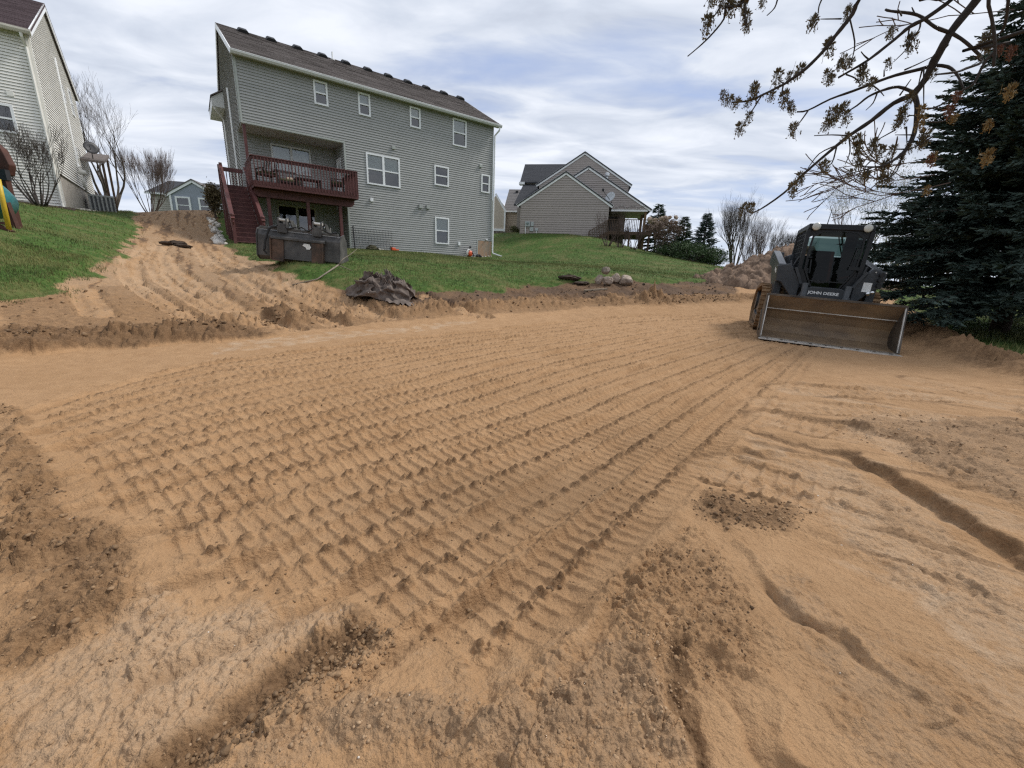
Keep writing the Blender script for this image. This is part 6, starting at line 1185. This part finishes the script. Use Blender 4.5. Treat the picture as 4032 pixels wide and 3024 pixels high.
for tw_ in twigs:
    yy = 2.85 if tw_[0][0] < 1700 else 2.65
    bough(tw_, .0065, .003, yy, yy + random.uniform(-.1, .1), 5, 'twig')
# flower tassels: bunches of dangling stalks with small leafy flowers
def tassel_mesh(seed, n=46):
    rg = np.random.RandomState(seed); V = []; F = []; 
    for k in range(n):
        a = rg.uniform(0, 6.28); r_ = rg.uniform(0, .030) ; z0_ = rg.uniform(-.01, .045); p0 = np.array([rg.normal(0, .012), rg.normal(0, .012), z0_]); L = rg.uniform(.015, .07); p1 = p0 + np.array([math.cos(a) * r_, math.sin(a) * r_, -L])
        b = len(V); w_ = .0012; sdv = np.array([-math.sin(a), math.cos(a), 0]); V += [p0 - sdv * w_, p0 + sdv * w_, p1 + sdv * w_, p1 - sdv * w_]; F.append((b, b + 1, b + 2, b + 3))
        for q in range(2):
            c = p1 + rg.normal(0, .004, 3); d = rg.normal(size=3); d /= np.linalg.norm(d); e = np.cross(d, rg.normal(size=3)); e /= np.linalg.norm(e); s_ = rg.uniform(.005, .011); b = len(V); V += [c - d * s_, c + e * s_ * .5, c + d * s_, c - e * s_ * .5]; F.append((b, b + 1, b + 2, b + 3))
    for k in range(14):
        d = rg.normal(size=3); d[2] = abs(d[2]) + .2; d /= np.linalg.norm(d); e = np.cross(d, rg.normal(size=3)); e /= np.linalg.norm(e); c = d * .012; b = len(V); V += [c, c + d * .018 + e * .007, c + d * .036, c + d * .018 - e * .007]; F.append((b, b + 1, b + 2, b + 3))
    me = bpy.data.meshes.new('flower_tassel'); me.from_pydata([tuple(v) for v in V], [], F); return me
tas_g = leaf_mat('maple_flowers', (.085, .070, .042), (.15, .125, .075)); tas_o = leaf_mat('ochre_maple_flowers', (.16, .105, .042), (.24, .165, .07)); tas_r = leaf_mat('reddish_maple_flowers', (.11, .048, .034), (.17, .085, .055))
tm_g = [tassel_mesh(k) for k in range(4)]; tm_o = [m_.copy() for m_ in tm_g[:2]]; tm_r = [m_.copy() for m_ in tm_g[2:]]
for m_ in tm_g: m_.materials.append(tas_g)
for m_ in tm_o: m_.materials.append(tas_o)
for m_ in tm_r: m_.materials.append(tas_r)
cl_ = [(250, 5), (320, 15), (380, 15), (355, 55), (215, 150), (235, 130), (440, 40), (460, 110), (465, 170), (570, 10), (890, 130), (880, 150), (1100, 90), (1110, 65), (990, 270), (985, 300), (1375, 210), (1505, 255), (1490, 280), (1360, 405), (1050, 415), (1080, 395), (980, 480), (1000, 500), (1120, 400), (1195, 455), (1190, 480), (665, 485), (735, 490), (800, 450), (510, 560), (520, 590), (315, 605), (350, 635), (400, 655), (475, 650), (620, 610), (705, 620), (740, 670), (750, 700), (480, 740), (425, 815), (760, 820), (1000, 720), (1040, 710), (1085, 680), (970, 790), (1000, 780), (1090, 740), (1450, 710), (1440, 740), (1420, 780), (1095, 870), (1170, 890), (1165, 930), (1165, 1000), (1170, 1040), (1265, 910), (1270, 940), (1315, 965), (1390, 955), (1335, 1040), (1330, 1070), (1440, 1010), (1200, 1120), (1230, 1110), (1110, 1100), (1310, 1145), (1360, 1130), (800, 1120), (810, 1140), (760, 1190), (460, 1310), (430, 1335), (490, 1315), (950, 1055), (1580, 900), (1490, 940), (1590, 855), (1250, 530), (1500, 620), (1640, 470), (1980, 255), (1975, 280)]
rng = random.Random(17)
for X_, Y_ in cl_:
    o = bpy.data.objects.new('flower_tassel', tm_g[rng.randrange(4)]); col.objects.link(o); o.parent = MT; yy = 2.85 if X_ < 1700 else 2.6
    if X_ < 700 and Y_ < 300: yy = 2.72
    o.location = W(X_, Y_ - 12, yy); o.rotation_euler = (rng.uniform(-.3, .3), rng.uniform(-.3, .3), rng.uniform(0, 6.28)); s_ = rng.uniform(.55, .95); o.scale = (s_, s_, s_ * 1.05)
for X_, Y_, ms, sc in [(1565, 690, tm_o, .9), (1570, 760, tm_o, 1.0), (1740, 690, tm_r, .9), (1790, 600, tm_r, .8), (1770, 740, tm_o, .75), (2125, 570, tm_o, 1.15), (1985, 780, tm_o, .8), (1985, 980, tm_o, 1.2), (1630, 1000, tm_r, .9), (1640, 985, tm_o, .85), (1600, 1190, tm_o, .7), (2130, 320, tm_r, .9), (2060, 310, tm_r, .7)]:
    o = bpy.data.objects.new('flower_tassel', ms[rng.randrange(2)]); col.objects.link(o); o.parent = MT; o.location = W(X_, Y_, 2.5); o.rotation_euler = (0, 0, rng.uniform(0, 6.28)); o.scale = (sc * .72,) * 3; o['label'] = 'ochre flower tassel' if ms is tm_o else 'reddish flower tassel'
# finer outer twigs of the same maple, farther back near the spruce
rng = random.Random(23); mb = MB()
for (x0, y0, dx, dy) in [(1650, 1100, -1, .15), (1750, 1150, -1, .25), (1700, 1000, -.9, .1), (2150, 60, -.8, .1)]:
    P = W(x0, y0, 3.4); d = (W(x0 + dx * 100, y0 + dy * 100, 3.4) - P).normalized(); grow(mb, P, d, .42, .004, 3, rng, 3, .15, .6, None, 3)
mb.build('fine_twigs', bark_r, MT)['kind'] = 'stuff'
# ------------------------------------------------------------------ grass
def grass(name, n, rmin, rmax, amin, amax, seed, hgt, wid):
    rg = np.random.RandomState(seed); a = np.radians(rg.uniform(amin, amax, n)); r = np.sqrt(rg.uniform(0, 1, n) * (rmax ** 2 - rmin ** 2) + rmin ** 2) if rmax < 14 else rmin * (rmax / rmin) ** rg.uniform(0, 1, n); X = np.sin(a) * r; Y = np.cos(a) * r; f = ground_fields(X, Y); dn = f['dirt'] + .35 * fbm(X * 2.2, Y * 2.2, 3, 8)
    keep = (dn < .10) & (rg.rand(n) < np.where(dn > -.15, .5, 1)); lx = (X - L0.x) * D1.x + (Y - L0.y) * D1.y; ly = -((X - L0.x) * NB.x + (Y - L0.y) * NB.y); keep &= ~((lx > -1.6) & (lx < 14.1) & (ly > -.12) & (ly < 9.7)); X, Y, Z, r = X[keep], Y[keep], f['z'][keep], r[keep]; n = len(X); h = hgt * rg.uniform(.5, 1.25, n) * (1 + r * .012); w_ = wid * (0.6 + r * .07); t = rg.uniform(0, 6.28, n); lx, ly = np.cos(t), np.sin(t); ln = rg.uniform(.1, .7, n) * h; u = rg.uniform(0, 6.28, n)
    V = np.stack([np.stack([X - lx * w_, Y - ly * w_, Z - .012], 1), np.stack([X + lx * w_, Y + ly * w_, Z - .012], 1), np.stack([X + np.cos(u) * ln, Y + np.sin(u) * ln, Z + h], 1)], 1).reshape(-1, 3); F = np.arange(3 * n).reshape(n, 3)
    m = MATS.get('grass_blades')
    if not m:
        m = mat('grass_blades', (.046, .090, .017), .6, .35, .9, c2=(.17, .165, .058), spec=.25, detail=8)
    o = np_mesh(name, V, F, m); o['kind'] = 'stuff'; return o
grass('lawn_grass', 60000, 6.3, 13.5, -60, -28, 1, .055, .0035); grass('lawn_grass', 150000, 8.5, 40, -34, 34, 2, .055, .0042); grass('lawn_grass', 30000, 13, 40, -58, -28, 3, .055, .0045); grass('rough_grass', 16000, 9.5, 40, 36, 60, 4, .10, .006)
# ------------------------------------------------------------------ things beside the houses
p = at(402, 788, 23.5); AC = thing('air_conditioner', 'grey air conditioner condenser beside the cream house', 'air conditioner', (p.x, p.y, gz(p.x, p.y) - .06), HROT + .1); acm = mat('condenser_grey', (.36, .37, .36), .5, .08, 5); fin = mat('condenser_fins', (.10, .105, .11), .6)
MB().box(-.5, .5, -.5, .5, 0, .08).box(-.5, .5, -.5, .5, .80, .90).build('cabinet', acm, AC, bevel=.02); MB().box(-.46, .46, -.46, .46, .08, .80).build('coil', fin, AC)
for k in range(7): MB().box(-.5 + k * .155, -.43 + k * .155, -.50, -.465, .08, .80).build('louver', acm, AC)
for k in range(7): MB().box(.465, .50, -.5 + k * .155, -.43 + k * .155, .08, .80).build('louver', acm, AC)
v = LB + D1 * .50 - NB * 6.0; dsh = thing('satellite_dish', 'dark satellite dish on porch roof of cream house', 'satellite dish', (v.x, v.y, 6.18), HROT); dsh.scale = (.85, .85, .85)
MB().lathe([(.01, 0), (.2, .02), (.36, .09), (.36, .10), (.2, .04)], 20, Matrix.Translation((0, 0, .55)) @ Matrix.Rotation(R(75), 4, 'X') @ Matrix.Rotation(R(20), 4, 'Y')).build('dish', mat('dish_dark', (.06, .06, .065), .5), dsh, smooth=True); MB().tube([(0, .05, -.1), (0, .05, .35), (0, .0, .52)], .025, 6).build('mast', black_vent, dsh); MB().tube([(0, 0, .45), (0, -.4, .62)], .015, 6).build('feed_arm', black_vent, dsh)
bed = MB(); v0 = LB + D1 * -2.6 + NB * .05
pts_ = []
for i in range(15):
    for j in range(5): q = LB + D1 * (-2.4 + i * .2) + NB * (.0 + j * .28 * (1 + .12 * math.sin(i))); pts_.append((q.x, q.y, gz(q.x, q.y) + .05 * math.sin(j / 4 * math.pi) + .012))
bed.add(pts_, [(i * 5 + j, (i + 1) * 5 + j, (i + 1) * 5 + j + 1, i * 5 + j + 1) for i in range(14) for j in range(4)]); o = bed.build('mulch_bed', mat('dark_mulch', (.045, .030, .022), .95, .5, 20, .6, 50), None, smooth=True); o['kind'] = 'structure'
for k in range(26):
    y_ = .3 + random.random() * 4.2; v = LB + D1 * (.12 + .55 * random.random()) - NB * y_; s_ = random.uniform(.06, .12); o = bpy.data.objects.new('grey_stone', rms[k % 6]); col.objects.link(o); o.location = (v.x, v.y, gz(v.x, v.y) + .02); o.scale = (s_, s_, s_); o.rotation_euler = (0, 0, random.random() * 6); tag(o, 'pale grey stone in strip along foundation of cream house', 'stone', 'stones along the cream house')
# play set: green tube slide, yellow ladder rail, dark red timber
p = at(-92, 903, 9.6); zg = gz(p.x, p.y); PS = thing('play_set', 'garden play set with teal tube slide and yellow rail at left edge', 'play set', (p.x, p.y, zg)); teal = mat('teal_plastic', (.035, .17, .19), .4, .12, 3, .05, 20, c2=(.06, .22, .23)); yel = mat('yellow_paint', (.55, .38, .03), .45, .15, 5); red = mat('dark_red_timber', (.075, .028, .018), .7, .3, 5, .2, 20); blk = black_vent
MB().tube([(-1.1, .5, 2.0), (-.75, .25, 1.75), (-.35, .0, 1.35), (-.05, -.05, 1.0), (.12, .0, .72), (.16, .25, .5), (.0, .5, .42)], [.36, .37, .38, .39, .39, .38, .36], 22).build('tube_slide', teal, PS, smooth=True)
for a, b in (((-.36, .0, 1.36), (-.33, -.01, 1.33)), ((-.05, -.05, 1.0), (-.03, -.05, .97))): MB().tube([a, b], .405, 22).build('slide_flange', mat('dark_teal', (.01, .05, .055), .5), PS)
def lp(px, py, Y): return at(px, py, Y) - Vector((p.x, p.y, zg))
MB().tube([lp(-8, 705, 9.35), lp(12, 795, 9.35), lp(38, 912, 9.35)], .042, 10).build('yellow_rail', yel, PS, smooth=True); e_ = lp(40, 915, 9.35); MB().bar(e_ + Vector((-.7, 0, .34)), e_ + Vector((.06, 0, .0)), .09, .06).bar(e_ + Vector((-.6, .03, .22)), e_ + Vector((-.06, .03, .18)), .06, .05).build('ladder_foot', red, PS)
e_ = lp(46, 690, 10.3); xr, yr, z1 = e_.x, e_.y, e_.z
MB().prism([(xr - 1.6, z1), (xr - .08, z1), (xr, z1 + .22), (xr - .10, z1 + .55), (xr - .45, z1 + .85), (xr - 1.6, z1 + 1.0)], yr, yr + .15).build('timber_panel', red, PS, bevel=.02); MB().box(xr - .34, xr - .20, yr + .02, yr + .14, -.3, z1 - .001).build('timber_post', red, PS, bevel=.01)
MB().box(xr - .30, xr - .02, yr - .10, yr - .005, z1 - .12, z1 + .10).build('bracket', blk, PS); e_ = lp(64, 900, 9.9); MB().bar(e_ + Vector((.03, 0, -.1)), e_ + Vector((-.06, 0, .55)), .08, .08).build('slide_leg', red, PS)
# wire panel, blower and oddments along the wall
def wl(u, off, z=0): v = L0 + D1 * u + NB * off; return Vector((v.x, v.y, (gz(v.x, v.y) if not z else z)))
c0 = wl(4.75, .22); WP = thing('wire_panel', 'dark wire garden panel leaning against grey siding', 'wire panel', tuple(c0), HROT); wm = mat('dark_wire', (.035, .035, .037), .5, metal=.3)
mb = MB()
for k in range(13): x = .12 + k * .17; mb.tube([(x, -.02, 0), (x, .12, 1.12)], .006, 4)
mb.build('upright_wires', wm, WP); mb = MB()
for k in range(9): z = .06 + k * .13; mb.tube([(.0, -.02 + .14 * z / 1.12, z), (2.25, -.02 + .14 * z / 1.12, z)], .006, 4)
mb.build('cross_wires', wm, WP); MB().tube([(.0, -.03, -.02), (.0, .11, 1.2)], .035, 8).build('rolled_edge', wm, WP)
orange = mat('orange_plastic', (.60, .085, .02), .4, .1, 5); lgrey = mat('light_grey_plastic', (.55, .54, .52), .45)
c0 = wl(12.1, .35); BL = thing('leaf_blower', 'orange and white backpack leaf blower lying by the concrete patch', 'leaf blower', (c0.x, c0.y, c0.z), HROT)
MB().lathe([(.05, -.10), (.17, -.09), (.20, 0), (.17, .09), (.05, .10)], 18, Matrix.Translation((0, 0, .22)) @ Matrix.Rotation(R(80), 4, 'X')).build('fan_housing', orange, BL, smooth=True); MB().box(-.26, -.08, -.08, .10, .10, .42).build('tank', lgrey, BL, bevel=.04); MB().tube([(.05, 0, .40), (-.15, -.05, .46), (-.30, -.1, .30), (-.32, -.15, .05)], [.05, .055, .05, .05], 12).build('air_hose', lgrey, BL, smooth=True); MB().box(-.15, .15, .08, .13, .02, .36).build('back_frame', blk, BL, bevel=.02); MB().tube([(.12, -.08, .30), (.24, -.1, .12), (.2, -.1, .03)], .03, 8).build('handle', blk, BL)
c0 = wl(6.85, .55); OB = thing('garden_tool', 'small orange and black power tool lying at end of wire panel', 'garden tool', tuple(c0), HROT + .3); MB().box(-.16, .10, -.08, .08, .03, .20).build('motor_cover', orange, OB, bevel=.03); MB().box(.10, .36, -.05, .05, .05, .12).build('guide', orange, OB, bevel=.015); MB().tube([(-.16, 0, .06), (-.26, 0, .12), (-.22, 0, .22), (-.08, 0, .22)], .02, 6).build('handle', blk, OB)
c0 = wl(5.6, .5); BG = link('rolled_mat', rock_mesh(401, .36, .17, .16, 3, .9), mat('olive_brown_cloth', (.06, .055, .03), .9, .4, 6)); BG.location = (c0.x, c0.y, c0.z + .1); BG.rotation_euler = (0, 0, HROT); tag(BG, 'olive brown rolled cloth bundle at foot of wire panel', 'bundle')
c0 = wl(12.85, .28); o = link('dark_bundle', rock_mesh(402, .24, .14, .12, 3, .9), blk); o.location = (c0.x, c0.y, c0.z + .07); o.rotation_euler = (0, 0, HROT); tag(o, 'small black bundle in front of the stained concrete patch', 'bundle')
for k, (u, s_) in enumerate([(6.15, .12), (6.3, .09), (11.6, .08), (13.15, .07), (13.4, .08), (13.65, .07), (13.85, .06), (8.9, .05), (9.6, .05)]): c0 = wl(u, .22); o = bpy.data.objects.new('white_stone', rms[k % 6]); col.objects.link(o); o.location = c0 + Vector((0, 0, s_ * .3)); o.scale = (s_,) * 3; tag(o, 'whitish stone lying at foot of the grey back wall', 'stone', 'stones along the grey back wall')
rodm = mat('steel_rod', (.30, .28, .26), .5, metal=.3)
for k, (px, py0, py1, yy, lab) in enumerate([(1166, 885, 935, 13.5, 'thin upright rod behind left part of grapple bucket'), (1220, 888, 930, 13.8, 'thin upright rod behind the middle of grapple bucket'), (1301, 897, 940, 13.5, 'thin upright rod right of the grapple arms')]):
    a = at(px, py0, yy); zg = gz(a.x, a.y); tag(MB().tube([(a.x, a.y, zg - .1), (a.x, a.y, a.z)], .012, 6).build('stake_rod', rodm, None), lab, 'stake')
